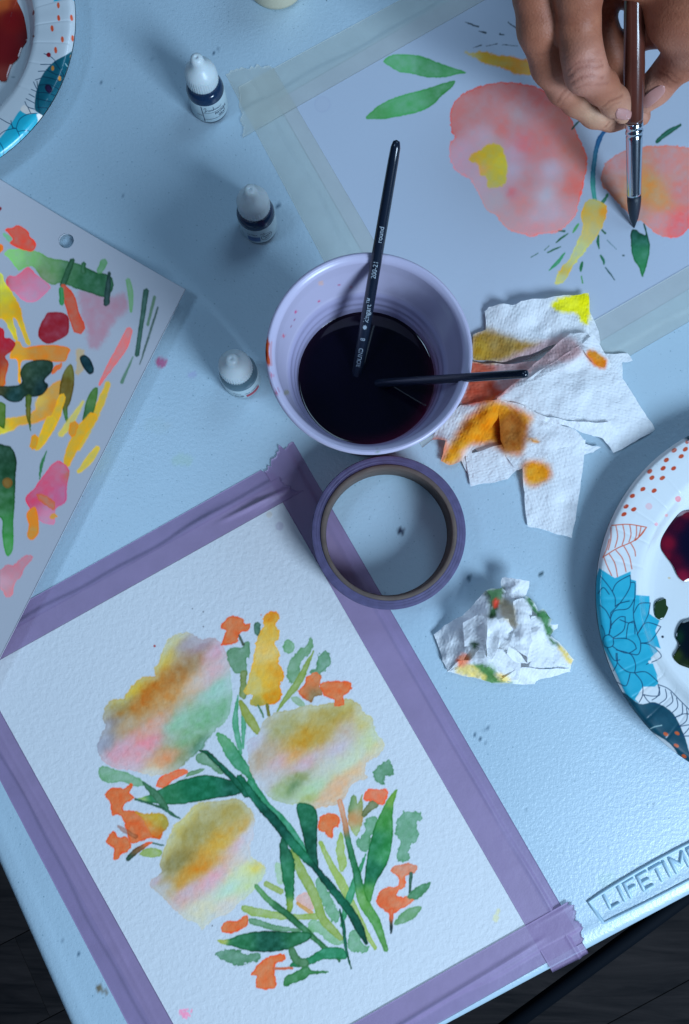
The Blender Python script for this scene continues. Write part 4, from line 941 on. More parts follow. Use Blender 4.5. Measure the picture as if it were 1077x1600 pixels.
# brush leaning out of the cup to the top
A1_, B1_ = P(559, 578, wz), P(590.5, 393, 112.6)
u = (B1_ - A1_) / np.linalg.norm(B1_ - A1_)
b1 = brush('paintbrush', A1_, B1_, 3, 3, None, 'dark brush with silver lettering leaning over the top rim of the cup')
L1 = 117
hp = [A1_ + u * d for d in (-24, -12, 0, 30, 60, 90, 108, 114, 116.4, L1)]
tube('handle', hp, [3.2, 3.1, 3.0, 2.9, 2.75, 2.55, 2.35, 2.15, 1.5, .25], M['black'], b1, 24)
tube('ferrule', [A1_ - u * 38, A1_ - u * 23], [2.6, 3.3], M['ferrule'], b1, 20); tube('bristles', [A1_ - u * 47, A1_ - u * 44, A1_ - u * 37], [.3, 1.8, 2.5], M['bristle'], b1, 16)
def frame_for(A, u):    # side and up vectors on the face turned to the camera
    cam_p = np.array([0, 0, CAM_H]); v = cam_p - A; v = v - u * (v @ u); v /= np.linalg.norm(v); s = np.cross(u, v); return s, v
def hletter(txt, d0, A, u, r, size, parent, mat, flip=False):
    co, F = text_mesh(txt, size, 0, 0, .02)
    s, v = frame_for(A, u); q = []
    for x, y, z in co:
        w = (y - size * .33) / r
        q.append(A + u * (d0 + x) + (-s * math.sin(w) * -1 * -1 + v * math.cos(w)) * (r + .08))
    return mk('lettering', np.array(q), F, mat, parent, smooth=False)
hletter('ROUND', 3.5, A1_, u, 2.98, 3.2, b1, M['silver_print']); hletter('8', 19.5, A1_, u, 2.96, 3.4, b1, M['silver_print'])
hletter('kingart\u2122', 30, A1_, u, 2.9, 3.7, b1, M['silver_print']); hletter('200-21', 54, A1_, u, 2.85, 3.2, b1, M['silver_print']); hletter('round', 72, A1_, u, 2.75, 3.2, b1, M['silver_print'])
# small crest before the maker's name
s_, v_ = frame_for(A1_, u)
cr = []
for k in range(16):
    w = 2 * math.pi * k / 16; rr = 1.5 if k % 2 == 0 else 1.0
    cr.append(A1_ + u * (27.4 + rr * math.cos(w)) + s_ * (rr * math.sin(w)) * .8 + v_ * 2.99)
mk('crest', np.array(cr), [tuple(range(16))], M['silver_print'], b1, smooth=False)
# brush leaning out to the right
A2_, B2_ = P(594, 599, wz), P(738, 589.5, 112.0)
u2 = (B2_ - A2_) / np.linalg.norm(B2_ - A2_)
b2 = brush('paintbrush', A2_, B2_, 3, 3, None, 'plain blue black brush handle leaning over the right rim of the cup')
L2 = 96.5
tube('handle', [A2_ + u2 * d for d in (-24, -10, 0, 40, 75, 90, 94.6, 96, L2)], [2.5, 2.4, 2.35, 2.25, 2.1, 2.0, 1.95, 1.6, .3], M['black'], b2, 24)
tube('ferrule', [A2_ - u2 * 38, A2_ - u2 * 23], [2.2, 2.6], M['ferrule'], b2, 20); tube('bristles', [A2_ - u2 * 47, A2_ - u2 * 43, A2_ - u2 * 37], [.3, 1.4, 2.1], M['bristle'], b2, 16)
# brush in the hand
TIP = P(991, 356, ZB + .3); UP = P(991.5, 0, 97)
u3 = (UP - TIP) / np.linalg.norm(UP - TIP)
def d_at(py):
    lo, hi = 0, 200
    for _ in range(40):
        m = (lo + hi) / 2
        if proj(TIP + u3 * m)[1] > py: lo = m
        else: hi = m
    return lo
df, dh = d_at(304), d_at(190)
b3 = brush('paintbrush', TIP, UP, 3, 3, None, 'brown handled round brush with nickel ferrule held in the hand, tip on a green leaf')
sc3 = np.linalg.norm(TIP - np.array([0, 0, CAM_H])) / F_PX
rf = 9.3 * sc3 * .97; rt = 11.6 * sc3 * .90
tube('bristles', [TIP, TIP + u3 * 1.2, TIP + u3 * df * .3, TIP + u3 * df * .6, TIP + u3 * df * .85, TIP + u3 * (df + 1)], [.25, .7, rf * .62, rf * .9, rf * 1.0, rf * .95], M['bristle'], b3, 28)
fp = []; fr = []
for f in np.linspace(0, 1, 46):
    d = df + (dh - df) * f; r = rf + (rt - rf) * f
    if f == 0: r *= 1.03
    for k in (.84, .91): r -= .7 * math.exp(-((f - k) / .012) ** 2); r += .3 * math.exp(-((f - k - .03) / .014) ** 2)
    fp.append(TIP + u3 * d); fr.append(r)
tube('ferrule', fp, fr, M['ferrule'], b3, 32)
tube('handle', [TIP + u3 * d for d in (dh - .5, dh + 2, dh + 14, dh + 30, dh + 55, dh + 80, dh + 130, dh + 150, dh + 152)], [rt * .95, rt * 1.0, rt * 1.1, rt * 1.15, rt * 1.1, rt * .98, rt * .62, rt * .45, .3], M['copper'], b3, 28)

# ------------------------------------------------------------------ roll of tape
rc = P(607.6, 831.3, 24.5); rcen = np.array([rc[0], rc[1], 0])
roll = empty('tape_roll', rcen + [0, 0, .9]); tag(roll, 'roll of purple masking tape with brown cardboard core, lying flat below the cup', 'tape roll')
Ro = 121.5 / (F_PX / (CAM_H - 24.5)) * .995
def rwob(a, k): return (.12 * np.sin(3 * a) if k in (0,) else 0, 0)
tp = [(Ro - 5.2, 1.2), (Ro - .4, 1.0), (Ro, 1.5), (Ro, 24.0), (Ro - .4, 24.5)]
for k in range(9):     # wound layers seen on the end as fine steps
    r = Ro - .5 - k * .52; tp += [(r, 24.55 - .0 * k), (r - .26, 24.36 + .06 * (k % 2)), (r - .44, 24.5 + .05 * ((k * 7) % 3))]
tp += [(Ro - 5.25, 24.2)]
lathe('tape', tp, rcen, M['roll_purple'], roll, 160)
lathe('core', [(Ro - 5.2, 1.2), (Ro - 5.2, 24.0), (Ro - 5.3, 25.0), (Ro - 5.5, 25.2), (Ro - 7.6, 25.15), (Ro - 7.85, 24.8), (Ro - 7.9, 1.2), (Ro - 7.5, .95), (Ro - 5.2, 1.0)][::-1], rcen, M['card'], roll, 160)

# ------------------------------------------------------------------ paper plates
def make_plate(px, py, win, canvas, label, offs):
    c = P(px, py, 18); c0 = np.array([c[0], c[1], 0.]); Rp = 293 / (F_PX / (CAM_H - 18)) 
    prof = [(0, 1.2), (20, 1.2), (45, 1.2), (60, 1.25), (70, 1.5), (74, 2.2), (77, 4.2), (80, 8.5), (82, 12.0), (84, 14.2), (86.5, 15.2), (92, 16.2), (99, 17.4), (104, 18.0), (107, 18.1), (109, 17.3), (Rp, 15.6), (Rp + .1, 14.8)]
    pr = np.array(prof); sr = np.concatenate([np.linspace(0, 55, 30, endpoint=False), np.linspace(55, Rp + .1, 150)])
    # smooth the profile
    pz = np.interp(sr, pr[:, 0], pr[:, 1]); pz[30:] = np.convolve(np.pad(pz[30:], 4, 'edge'), np.hanning(11)[1:-1] / np.hanning(11)[1:-1].sum(), 'valid')
    a0, a1 = win
    ang = np.concatenate([np.linspace(a0, a1, 700, endpoint=False), np.linspace(a1, a0 + 2 * math.pi, 240, endpoint=False)])
    A, Rr = np.meshgrid(ang, sr, indexing='ij'); Zp = np.broadcast_to(pz, A.shape).copy()
    fl = np.clip((Rr - 76) / 6, 0, 1) * np.clip((Rp + 1 - Rr) / 4, .3, 1)
    ph = A * 36 + 2.0 * np.sin(A * 5)
    Zp += fl * (-.16 * np.exp(-((np.sin(ph / 2)) / .16) ** 2)) + .07 * fl * np.sin(ph)
    Zp += .5 * np.sin(A * 2 + 1) * np.clip(Rr / 110, 0, 1) ** 2 + 0.5
    V = np.stack([c0[0] + Rr * np.cos(A), c0[1] + Rr * np.sin(A), Zp], -1)
    period = a1 - a0
    Am = a0 + np.mod(A - a0, period)
    # fold the printed pattern round the plate
    Vm = np.stack([c0[0] + Rr * np.cos(Am), c0[1] + Rr * np.sin(Am), Zp], -1)
    col = canvas.sample(proj(Vm).reshape(-1, 2))
    t = empty('paper_plate', c0); tag(t, label, 'plate', None)
    F = grid_faces(len(ang), len(sr), True)
    mk('plate_dish', V.reshape(-1, 3), F, M['plate'], t, col=col)
    lathe('plate_edge', [(Rp + .1, 15.2), (Rp - .3, 14.5), (Rp - 5, 15.6), (84, 12.5), (78, 3.0), (72, .6), (40, .4), (0, .4)], c0, M['label'], t, 160)
    return t, c0
TEAL, NAVY = (40, 168, 204), (18, 66, 104)
k2 = Canvas(880, 560, 1560, 1320, (205, 222, 236), 1.6)
k2.pl('PR', '170,650 240,695 310,665 312,700 335,708 335,770 395,775 395,855 440,885 420,930 445,1010 400,1050 430,1130 437,1180 372,1182 350,1255 290,1222 240,1110 190,1010 150,880 130,760', TEAL, sharp=True, warp=.3, edge=0, mottle=.1)
k2.pl('PR', '350,1256 330,1235 366,1180 438,1180 425,1128 440,1160 400,1195', (214, 228, 240), sharp=True, warp=.3, edge=0, mottle=0)
k2.pl('PR', '400,1060 447,1012 420,1000 447,1046 405,1078', (214, 228, 240), sharp=True, warp=.3, edge=0, mottle=0)
k2.pl('PR', '270,1205 350,1256 420,1250 500,1300 550,1400 580,1490 640,1600 560,1560 500,1450 400,1380 300,1330', (20, 74, 96), warp=.4, edge=0, mottle=.1)
def line(cv, K, s, c, w=4.2): 
    q = ' '.join(a + ',%g' % w for a in s.split()); cv.rb(K, q, c, soft=1.0, edge=0, warp=.15, mottle=0)
for s in ('175,685 215,735 240,780 241,822', '228,755 250,715 308,682', '308,682 307,735 268,800 222,850', '165,765 188,737 215,768', '240,822 262,808 305,797', '172,815 200,840 222,885 222,920', '222,870 240,840 300,830 330,780',
          '312,715 330,720 328,790 322,840', '325,850 350,810 398,806', '398,806 388,860 360,915 340,945', '340,945 370,900 398,895 445,912', '445,912 400,975 355,985', '355,985 400,995 447,1045 380,1080', '340,945 355,985 345,1035 300,1030',
          '322,840 325,880 342,945', '222,850 218,930 212,950', '212,950 225,905 260,870 286,868', '286,868 280,925 232,962', '232,962 232,995 205,1005 188,990 190,960 212,948 232,962', '234,965 290,965 325,985 336,1010', '336,1010 300,1030 260,1020 228,998',
          '178,905 190,925 196,952', '205,1005 235,1060 262,1060', '245,1015 310,1035 332,1080 328,1118', '328,1118 290,1110 250,1070 245,1030', '232,1110 250,1075 250,1030', '328,1118 380,1115 432,1158', '250,1160 290,1175 308,1120', '328,1118 360,1160 364,1215 348,1250', '290,965 300,900 322,895', '262,880 300,895 325,890 330,945'):
    line(k2, 'PR', s, NAVY)
for s in ('367,1215 410,1222 440,1215 432,1170', '432,1170 480,1190 530,1240 600,1310', '440,1180 432,1220 405,1240', '465,1190 470,1230 440,1255', '490,1205 498,1245 470,1270', '515,1230 520,1270 490,1300', '540,1255 540,1300 500,1320', '560,1275 560,1330 520,1360', '600,1310 575,1360 540,1400', '500,1320 560,1300 620,1330', '367,1215 395,1250 440,1260', '520,1360 580,1350 640,1370', '540,1400 600,1400'):
    line(k2, 'PR', s, NAVY)
OL_ = (198, 92, 58)
for s in ('225,460 300,455 381,468', '381,468 360,500 330,528', '185,603 250,562 330,525 381,468', '215,520 205,560 187,603', '222,465 222,520 210,570', '244,460 252,510 240,560', '275,457 283,505 272,548', '306,456 312,500 302,535', '336,459 336,500 328,525', '357,463 352,490 346,508',
          '190,600 205,640 226,684', '215,588 240,630 252,690', '244,570 275,610 290,668', '280,552 305,600 316,655', '310,538 328,570 332,598'):
    line(k2, 'PR', s, OL_, 4.6)
for x, y in ((565, 85), (505, 125), (555, 120), (535, 152), (470, 168), (455, 205), (502, 205), (395, 218), (405, 247), (452, 248), (365, 298), (415, 305), (318, 328), (325, 388), (290, 375), (280, 410), (600, 60), (610, 110), (640, 30), (655, 75)):
    k2.dot('PR', x, y, 13, 9, (188, 84, 54), rot=-.55)
for x, y in ((518, 1387), (467, 1392), (515, 1443), (548, 1490)): k2.dot('PR', x, y, 12, 7, (196, 104, 60), rot=.5)
for x, y, r, c in ((392, 375, 15, (216, 200, 214)), (522, 342, 14, (226, 160, 176)), (425, 455, 8, (226, 180, 196)), (470, 415, 7, (226, 190, 200)), (452, 957, 6, (20, 40, 70)), (483, 694, 6, (200, 196, 180)), (396, 1070, 7, (214, 228, 240))): k2.dot('PR', x, y, r, r, c)
line(k2, 'PR', '398,1368 420,1358 450,1352', (150, 190, 200), 4)
k1 = Canvas(-520, -320, 180, 380, (186, 204, 226), 1.6)
k1.pl('PL', '180,950 240,985 320,975 380,1010 378,1110 300,1210 180,1330 60,1440 -60,1520 -240,1560 -240,1300 -100,1240 0,1190 100,1060', (34, 172, 212), warp=.3, edge=0, mottle=.12)
k1.pl('PL', '318,985 372,992 378,1060 362,1104 314,1102 330,1040', (226, 232, 242), warp=.3, edge=0, mottle=0)
k1.pl('PL', '178,950 205,905 250,930 300,968 240,985', (214, 220, 232), warp=.3, edge=0)
k1.pl('PL', '650,435 560,480 470,530 400,600 350,680 312,800 300,900 310,958 370,1000 390,1060 365,1135 450,1030 560,880 640,700 680,520', (16, 84, 108), warp=.3, edge=0, mottle=.15)
for s in ('470,530 520,600 575,690 600,720', '400,600 480,640 560,660', '370,660 460,680 540,710 590,740', '340,735 430,730 510,770 550,780', '325,800 400,800 480,825 530,830', '312,850 380,865 450,880 500,890', '320,925 400,930 470,945', '320,700 330,790 330,900 350,985'):
    line(k1, 'PL', s, (10, 50, 76), 7)
for s in ('350,555 440,555', '330,615 400,612', '305,690 360,672', '290,705 320,770', '270,770 315,790', '250,810 300,838', '225,850 300,890', '215,875 240,920 300,942', '240,920 265,975', '380,462 440,490 490,540', '0,1020 60,1055 100,1075 110,1110', '95,1040 110,1095 145,1110'):
    line(k1, 'PL', s, (24, 74, 110), 7)
for s in ('140,1105 170,1030 240,985 320,978', '-40,1200 40,1130 140,1105', '140,1105 175,1190 172,1275', '155,1135 220,1125 295,1140', '295,1140 280,1220 240,1250', '30,1380 80,1300 172,1275 230,1285', '0,1230 30,1290 30,1380', '-40,1390 30,1385 60,1440', '-140,1300 -60,1380 -40,1450', '-200,1250 -140,1300 -40,1200'):
    line(k1, 'PL', s, (14, 76, 116), 7)
for x, y in ((505, 45), (508, 155), (618, 155), (452, 245), (540, 340), (627, 330), (480, 433), (560, -60), (470, -50), (620, -30)): k1.dot('PL', x, y, 13, 28, (206, 96, 62), rot=-.12)
for x, y in ((622, 492), (455, 590), (515, 675)): k1.dot('PL', x, y, 13, 22, (186, 140, 74))
k1.dot('PL', 420, 472, 19, 21, (140, 30, 52)); k1.dot('PL', 283, 105, 17, 26, (110, 36, 60)); k1.dot('PL', 420, 765, 30, 40, (40, 30, 66), rot=-.5); k1.dot('PL', 290, 313, 10, 10, (110, 90, 90)); k1.dot('PL', 115, 665, 16, 4, (120, 150, 170), soft=3); k1.dot('PL', 5, 550, 14, 26, (150, 160, 175))
line(k1, 'PL', '565,548 585,575 620,578', (150, 190, 206), 6)
plR, cR = make_plate(1228, 937, (math.radians(120), math.radians(241)), k2, 'floral paper plate at the right edge holding crimson and dark green paint puddles', 0)
plL, cL = make_plate(-158, 34, (math.radians(-58), math.radians(8)), k1, 'floral paper plate in the upper left corner holding a red orange paint puddle', 0)
GP = 'floral paper plates used as palettes'; plR['group'] = GP; plL['group'] = GP

def puddle(K, pts, z, h, cols, label):
    p = catmull([conv(K, q)[:2] for q in pts_of(pts)], 5)
    W0 = np.array([P(a, b, z)[:2] for a, b in p]); cen = W0.mean(0)
    rings = 14; V = []; 
    for i in range(rings + 1):
        f = i / rings; s = 1 - f
        for a in W0: V.append([*(cen + (a - cen) * s), z + h * (1 - (1 - min(1, f * 6)) ** 2) ** .5])
    V = np.array(V); n = len(p)
    V = V.reshape(rings + 1, n, 3).transpose(1, 0, 2).reshape(-1, 3)
    q = proj(V); Wt = 0; C_ = 0
    for x, y, c, r in cols:
        g = conv(K, (x, y)); w = 1 / (((q[:, 0] - g[0]) ** 2 + (q[:, 1] - g[1]) ** 2) / r ** 2 + .15) ** 2; Wt = Wt + w; C_ = C_ + w[:, None] * lin(c)
    o = mk('paint_puddle', V, grid_faces(n, rings + 1, True)[:, ::-1], M['puddle'], None, col=C_ / Wt[:, None])
    # outward normals
    if o.data.polygons[0].normal.z < 0: o.data.flip_normals()
    tag(o, label, 'paint', 'puddles of wet paint on the plates')
puddle('PR', '571,393 530,402 495,440 470,475 448,515 446,560 470,600 500,640 525,690 550,710 600,700 680,690 760,640 780,540 740,440 650,395', 2.9, .7,
       [(600, 540, (10, 10, 36), 30), (480, 540, (120, 16, 40), 9), (470, 600, (110, 14, 38), 7), (540, 690, (130, 20, 50), 8), (560, 400, (110, 20, 40), 8), (510, 620, (70, 8, 34), 10), (520, 460, (60, 8, 34), 10), (700, 500, (12, 10, 34), 30)], 'large crimson to black paint puddle on the right plate')
puddle('PR', '415,820 430,795 465,787 470,815 478,830 460,870 440,880 420,865', 2.9, .4, [(440, 830, (40, 62, 34), 20)], 'small round dull green paint blot on the right plate, below the crimson puddle')
puddle('PR', '571,880 540,890 520,920 512,960 525,990 515,1020 500,1045 520,1075 550,1090 600,1100 700,1080 740,980 690,900 620,870', 2.9, .6, [(600, 980, (4, 14, 26), 26), (525, 960, (14, 44, 30), 9), (515, 1040, (40, 56, 22), 8), (560, 1085, (30, 44, 24), 8)], 'dark navy green paint puddle lowest on the right plate')
puddle('PL', '-200,-120 130,-60 150,10 175,60 205,130 225,220 243,320 240,350 190,420 160,500 105,560 75,640 60,690 30,702 0,690 -20,600 -60,520 -160,480 -300,380 -360,200 -300,0', 2.9, .7,
       [(40, 30, (214, 96, 44), 12), (-20, -40, (220, 130, 70), 14), (100, 150, (130, 20, 20), 18), (60, 400, (120, 22, 24), 14), (200, 330, (120, 30, 30), 8), (40, 660, (150, 60, 50), 8), (-100, 300, (120, 20, 22), 20), (120, 40, (170, 60, 36), 9)], 'red orange paint puddle on the upper left plate')
# ------------------------------------------------------------------ crumpled paper towels
class Cloth:
    def __init__(s, lift=1.0): s.lift = lift; s.V = []; s.F = []; s.Q = []; s.n = 0
    def panel(s, K, pts, zs, step=1.6, ridges=(), noise=(.5, 9), curl=0, seed=0, smooth_edge=True):
        """one facet of crumpled paper: outline in photo pixels with its own height at every corner"""
        pp = [conv(K, q)[:2] for q in pts_of(pts)]
        zs = [z if z < 2.1 else z * s.lift for z in zs]
        B3 = np.array([P(p[0], p[1], z) for p, z in zip(pp, zs)])
        # resample boundary with slight raggedness
        B = []; n = len(B3)
        for i in range(n):
            a, b = B3[i], B3[(i + 1) % n]; L = np.linalg.norm((b - a)[:2]); m = max(1, int(L / step))
            nn = np.array([-(b - a)[1], (b - a)[0]]) / (L + 1e-6)
            for k in range(m):
                q = a + (b - a) * k / m
                j = .45 * math.sin(q[0] * .35 + seed) * (4 * (k / m) * (1 - k / m)) + random.uniform(-.08, .08)
                B.append([q[0] + nn[0] * j, q[1] + nn[1] * j])
        B = np.array(B); lo = B.min(0); hi = B.max(0)
        gx, gy = np.meshgrid(np.arange(lo[0], hi[0], step), np.arange(lo[1], hi[1], step)); G = np.stack([gx.ravel(), gy.ravel()], -1)
        G += np.random.RandomState(seed + 5).uniform(-.25, .25, G.shape) * step
        ins = np.zeros(len(G), bool); dmin = np.full(len(G), 1e9)
        for a, b in zip(B, np.roll(B, -1, 0)):
            if a[1] != b[1]: ins ^= ((a[1] > G[:, 1]) != (b[1] > G[:, 1])) & (G[:, 0] < (b[0] - a[0]) * (G[:, 1] - a[1]) / (b[1] - a[1]) + a[0])
            dmin = np.minimum(dmin, np.hypot(G[:, 0] - a[0], G[:, 1] - a[1]))
        G = G[ins & (dmin > step * .6)]
        allp = np.vstack([B, G]); nb = len(B)
        r = delaunay_2d_cdt([Vector(p) for p in allp], [(i, (i + 1) % nb) for i in range(nb)], [], 1, 1e-5)
        X = np.array([[v.x, v.y] for v in r[0]]); F = [tuple(f) for f in r[2]]
        W = 0; Z = 0
        ctrl = [(q[0], q[1], q[2]) for q in B3]
        for a, b in zip(B3, np.roll(B3, -1, 0)): ctrl += [tuple(a + (b - a) * f) for f in (.25, .5, .75)]
        for (rx, ry, rz) in [(*conv(K, q[:2]), q[2]) for q in ridges]:
            c = P(rx, ry, rz * s.lift); ctrl += [tuple(c)] * 2
        for cx, cy, cz in ctrl:
            w = 1 / ((X[:, 0] - cx) ** 2 + (X[:, 1] - cy) ** 2 + 1.5) ** 1.3; W = W + w; Z = Z + w * cz
        Z = Z / W
        rn = fbm(X[:, 0], X[:, 1], noise[1], seed + 90)
        Z = Z + noise[0] * 1.0 * (1 - 3.2 * np.abs(rn)) + .25 * noise[0] * (1 - 3.2 * np.abs(fbm(X[:, 0] + 50, X[:, 1], noise[1] * .45, seed + 7)))      # creased rather than wavy
        Z = np.maximum(Z, .9)
        th = seed * 1.3
        c, sn = math.cos(th), math.sin(th)
        s.V.append(np.column_stack([X, Z])); s.Q.append(np.column_stack([X[:, 0] * c - X[:, 1] * sn, X[:, 0] * sn + X[:, 1] * c, X[:, 0] * 0]))
        s.F += [tuple(i + s.n for i in f) for f in F]; s.n += len(X)
    def build(s, name, canvas, label, cat):
        V = np.vstack(s.V); Q = np.vstack(s.Q)
        F = np.array(s.F)
        o = mk(name, V, F, M['towel'], None, col=canvas.sample(proj(V)), extra=Q)
        tag(o, label, cat); return o
kt = Canvas(640, 420, 1077, 880, (205, 215, 235), 1.5)
S_ = dict(soft=17, edge=.1, warp=4)
kt.pl('TW', '520,90 570,60 672,45 672,165 640,160 625,130 580,125 540,115', (226, 222, 30), soft=5, warp=2)
kt.pl('TW', '205,215 260,190 400,235 480,250 430,290 300,330 205,318', (160, 130, 70), **S_)
kt.pl('TW', '205,230 260,240 270,300 205,320', (176, 140, 50), **S_)
kt.pl('TW', '190,330 330,345 450,340 330,450 250,492 155,495 180,420', (186, 88, 70), soft=8, warp=3, edge=.1)
kt.pl('TW', '300,340 560,220 640,300 440,360 330,440', (190, 165, 178), soft=14, edge=0, warp=4)
kt.pl('TW', '285,475 340,490 440,545 420,600 400,690 340,690 300,660 190,665 140,735 95,742 70,725 120,640 170,560 240,500', (222, 146, 30), soft=17, warp=3)
kt.pl('TW', '40,640 100,640 90,700 60,735', (220, 140, 110), soft=9)
kt.pl('TW', '310,560 360,520 420,560 420,640 370,690 310,680 285,620', (150, 88, 34), soft=17, warp=3)
kt.pl('TW', '405,745 440,722 500,735 525,780 490,815 420,820', (214, 140, 30), soft=15, warp=3)
kt.pl('TW', '665,280 700,278 745,320 735,352 700,345 670,310', (206, 126, 34), soft=5, warp=2)
kt.pl('TW', '430,630 475,640 470,650 430,645', (210, 160, 70), soft=4)
tw = Cloth(.85)
tw.panel('TW', '170,500 320,470 480,540 620,600 560,680 400,740 250,720 180,640', (1.3, 3, 4, 4, 3, 2, 1.3, 1.3), seed=40)
tw.panel('TW', '175,700 330,655 392,750 345,798 195,827', (3, 6, 5, 2, 1.2), seed=1)
tw.panel('TW', '150,690 200,672 215,815 192,790 168,745', (2, 5, 2, 1.2, 1.5), seed=2)
tw.panel('TW', '740,290 830,290 848,320 806,326 808,392 748,345', (3, 2, 1.5, 1.5, 2, 4), seed=3, noise=(.3, 7))
tw.panel('TW', '672,120 712,200 718,250 690,250 660,190', (2, 2, 3, 4, 4), seed=4, noise=(.3, 7))
tw.panel('TW', '252,118 268,102 300,94 345,88 362,98 400,78 560,58 671,46 672,210 600,225 460,285 330,325 205,318 205,215 255,195', (4, 5, 7, 10, 5, 9, 8, 5, 5, 8, 7, 4, 2, 2, 3), seed=5, ridges=((385, 150, 8), (460, 180, 4), (560, 130, 9), (310, 220, 4), (520, 220, 5)), noise=(.7, 14))
tw.panel('TW', '185,322 330,335 470,320 430,400 330,455 260,488 150,496 160,420', (2.5, 4, 8, 10, 9, 6, 2.5, 2), seed=6, ridges=((260, 400, 3), (320, 420, 5)), noise=(.5, 14))
tw.panel('TW', '405,745 520,690 658,638 640,800 618,960 604,1035 500,1005 425,988 412,850', (5, 6, 6, 4, 2.5, 1.5, 1.2, 1.2, 3), seed=7, ridges=((530, 850, 4.5), (590, 900, 2), (470, 780, 4)), noise=(.6, 15))
tw.panel('TW', '640,650 722,668 690,690 652,700 640,790 628,760', (3, 2, 2, 2.5, 1.5, 2), seed=8)
tw.panel('TW', '300,470 430,535 470,545 620,600 655,645 520,690 385,762 335,705 315,640', (11, 11, 9, 9, 7, 8, 7, 5, 6), seed=9, ridges=((420, 620, 6), (540, 620, 9), (360, 600, 5)), noise=(.8, 13))
tw.panel('TW', '312,472 330,520 300,560 240,650 150,728 110,742 75,725 95,640 38,640 52,600 90,560 155,498 230,485', (12, 9, 8, 7, 4, 3, 2, 7, 2, 2, 3, 4, 8), seed=10, ridges=((270, 540, 11), (210, 600, 9.5), (150, 670, 8), (110, 710, 6), (100, 600, 3.5), (150, 560, 4)), noise=(.5, 13))
tw.panel('TW', '300,470 345,442 440,385 520,330 600,280 690,215 742,300 806,392 860,470 905,545 938,598 860,645 770,692 740,650 700,600 600,560 470,540 400,510', (12, 13, 15, 15, 15, 13, 10, 8, 6, 3, 1.5, 2, 1.5, 4, 9, 12, 12, 12), seed=11,
         ridges=((450, 440, 15), (560, 420, 13), (640, 360, 11), (560, 500, 13), (700, 480, 9), (760, 560, 7), (400, 480, 13.5), (640, 440, 14)), noise=(.7, 16))
tw.panel('TW', '320,455 440,345 500,290 598,208 660,265 610,320 500,375 400,420', (13.5, 11, 10, 11, 16, 17, 17, 15.5), seed=12, ridges=((520, 310, 13), (440, 380, 13.5)), noise=(.4, 12))
tw.panel('TW', '596,210 662,208 700,240 745,320 735,352 690,330 650,275', (11, 12, 11, 9, 11, 13, 16), seed=13, noise=(.4, 9))
tw.panel('TW', '302,468 400,495 500,545 640,566 760,568 770,600 752,640 690,625 600,590 470,560 380,525', (13, 15, 15.5, 14, 10, 8, 6, 8, 10, 11, 12), seed=14, ridges=((560, 560, 14.5), (700, 590, 10)), noise=(.4, 12))
towel = tw.build('paper_towel', kt, 'large crumpled white paper towel with orange, brown and yellow stains, right of the cup', 'paper towel')
ks = Canvas(650, 870, 930, 1100, (205, 222, 238), 1.5)
ks.pl('TS', '395,160 430,135 520,120 520,220 480,280 470,335 415,340 430,260', (58, 96, 66), soft=6, warp=3)
ks.pl('TS', '455,215 485,205 490,260 460,270', (190, 80, 70), soft=4)
ks.pl('TS', '520,200 600,260 615,390 580,400 500,300', (176, 176, 160), soft=8)
ks.pl('TS', '670,180 730,210 770,290 810,275 865,350 850,380 870,440 850,470 935,545 880,530 825,450 800,380 735,300', (70, 124, 84), soft=4, warp=2.5)
ks.pl('TS', '900,540 940,545 1015,635 985,660 950,610', (214, 200, 120), soft=6, warp=3)
ks.pl('TS', '200,620 240,590 290,610 270,670 215,690', (226, 140, 110), soft=6, warp=3)
ks.pl('TS', '290,670 440,680 500,770 590,800 480,798 380,770 330,730', (94, 146, 92), soft=6, warp=4)
ks.pl('TS', '200,690 290,670 390,740 380,775 200,730', (222, 212, 140), soft=8, warp=4)
ks.pl('TS', '480,730 560,750 560,795 500,780', (220, 208, 130), soft=8, warp=3)
ks.pl('TS', '300,510 350,515 340,545 310,555', (70, 110, 80), soft=4)
ts = Cloth(1.05); ZN = (.6, 7)
ts.panel('TS', '110,560 240,400 420,200 640,200 780,330 900,560 800,720 560,770 300,720', (1.2, 2, 2, 2, 2, 2, 2, 1.3, 1.2), seed=20)
ts.panel('TS', '130,715 210,640 330,640 450,680 520,760 595,800 480,798 380,775 200,732', (1.2, 8, 9, 10, 8, 1.5, 1.2, 1.2, 1.2), seed=21, noise=ZN)
ts.panel('TS', '35,455 110,390 235,325 330,220 400,145 440,200 430,330 340,520 260,600 215,690 130,715 95,640 60,520', (1.5, 3, 7, 10, 12, 15, 14, 14, 11, 6, 1.2, 1.2, 1.2), seed=22, ridges=((230, 430, 9), (150, 500, 6.5), (290, 400, 12), (130, 620, 5)), noise=(.6, 12))
ts.panel('TS', '400,150 440,132 515,125 600,220 700,300 640,420 500,430 410,340', (12, 11, 10, 8, 8, 6, 5, 9), seed=23, ridges=((500, 280, 4),), noise=ZN)
ts.panel('TS', '665,178 700,190 735,225 768,292 800,272 825,300 862,350 852,382 905,382 900,410 868,440 850,470 932,540 870,560 790,470 720,330', (8, 9, 9, 8, 9, 8, 6, 6, 3, 3, 4, 4, 2, 6, 12, 13), seed=24, ridges=((780, 340, 11), (840, 430, 7)), noise=ZN)
ts.panel('TS', '720,330 790,330 850,470 830,500 760,600 690,660 690,520', (15, 13, 9, 9, 9, 10, 14), seed=25, ridges=((760, 440, 16), (730, 560, 9)), noise=(.9, 6))
ts.panel('TS', '790,470 860,468 940,540 1018,630 992,700 900,690 800,690 700,690 740,600', (7, 6, 5, 3, 1.5, 5, 7, 9, 8), seed=26, ridges=((880, 620, 4), (820, 560, 6)), noise=ZN)
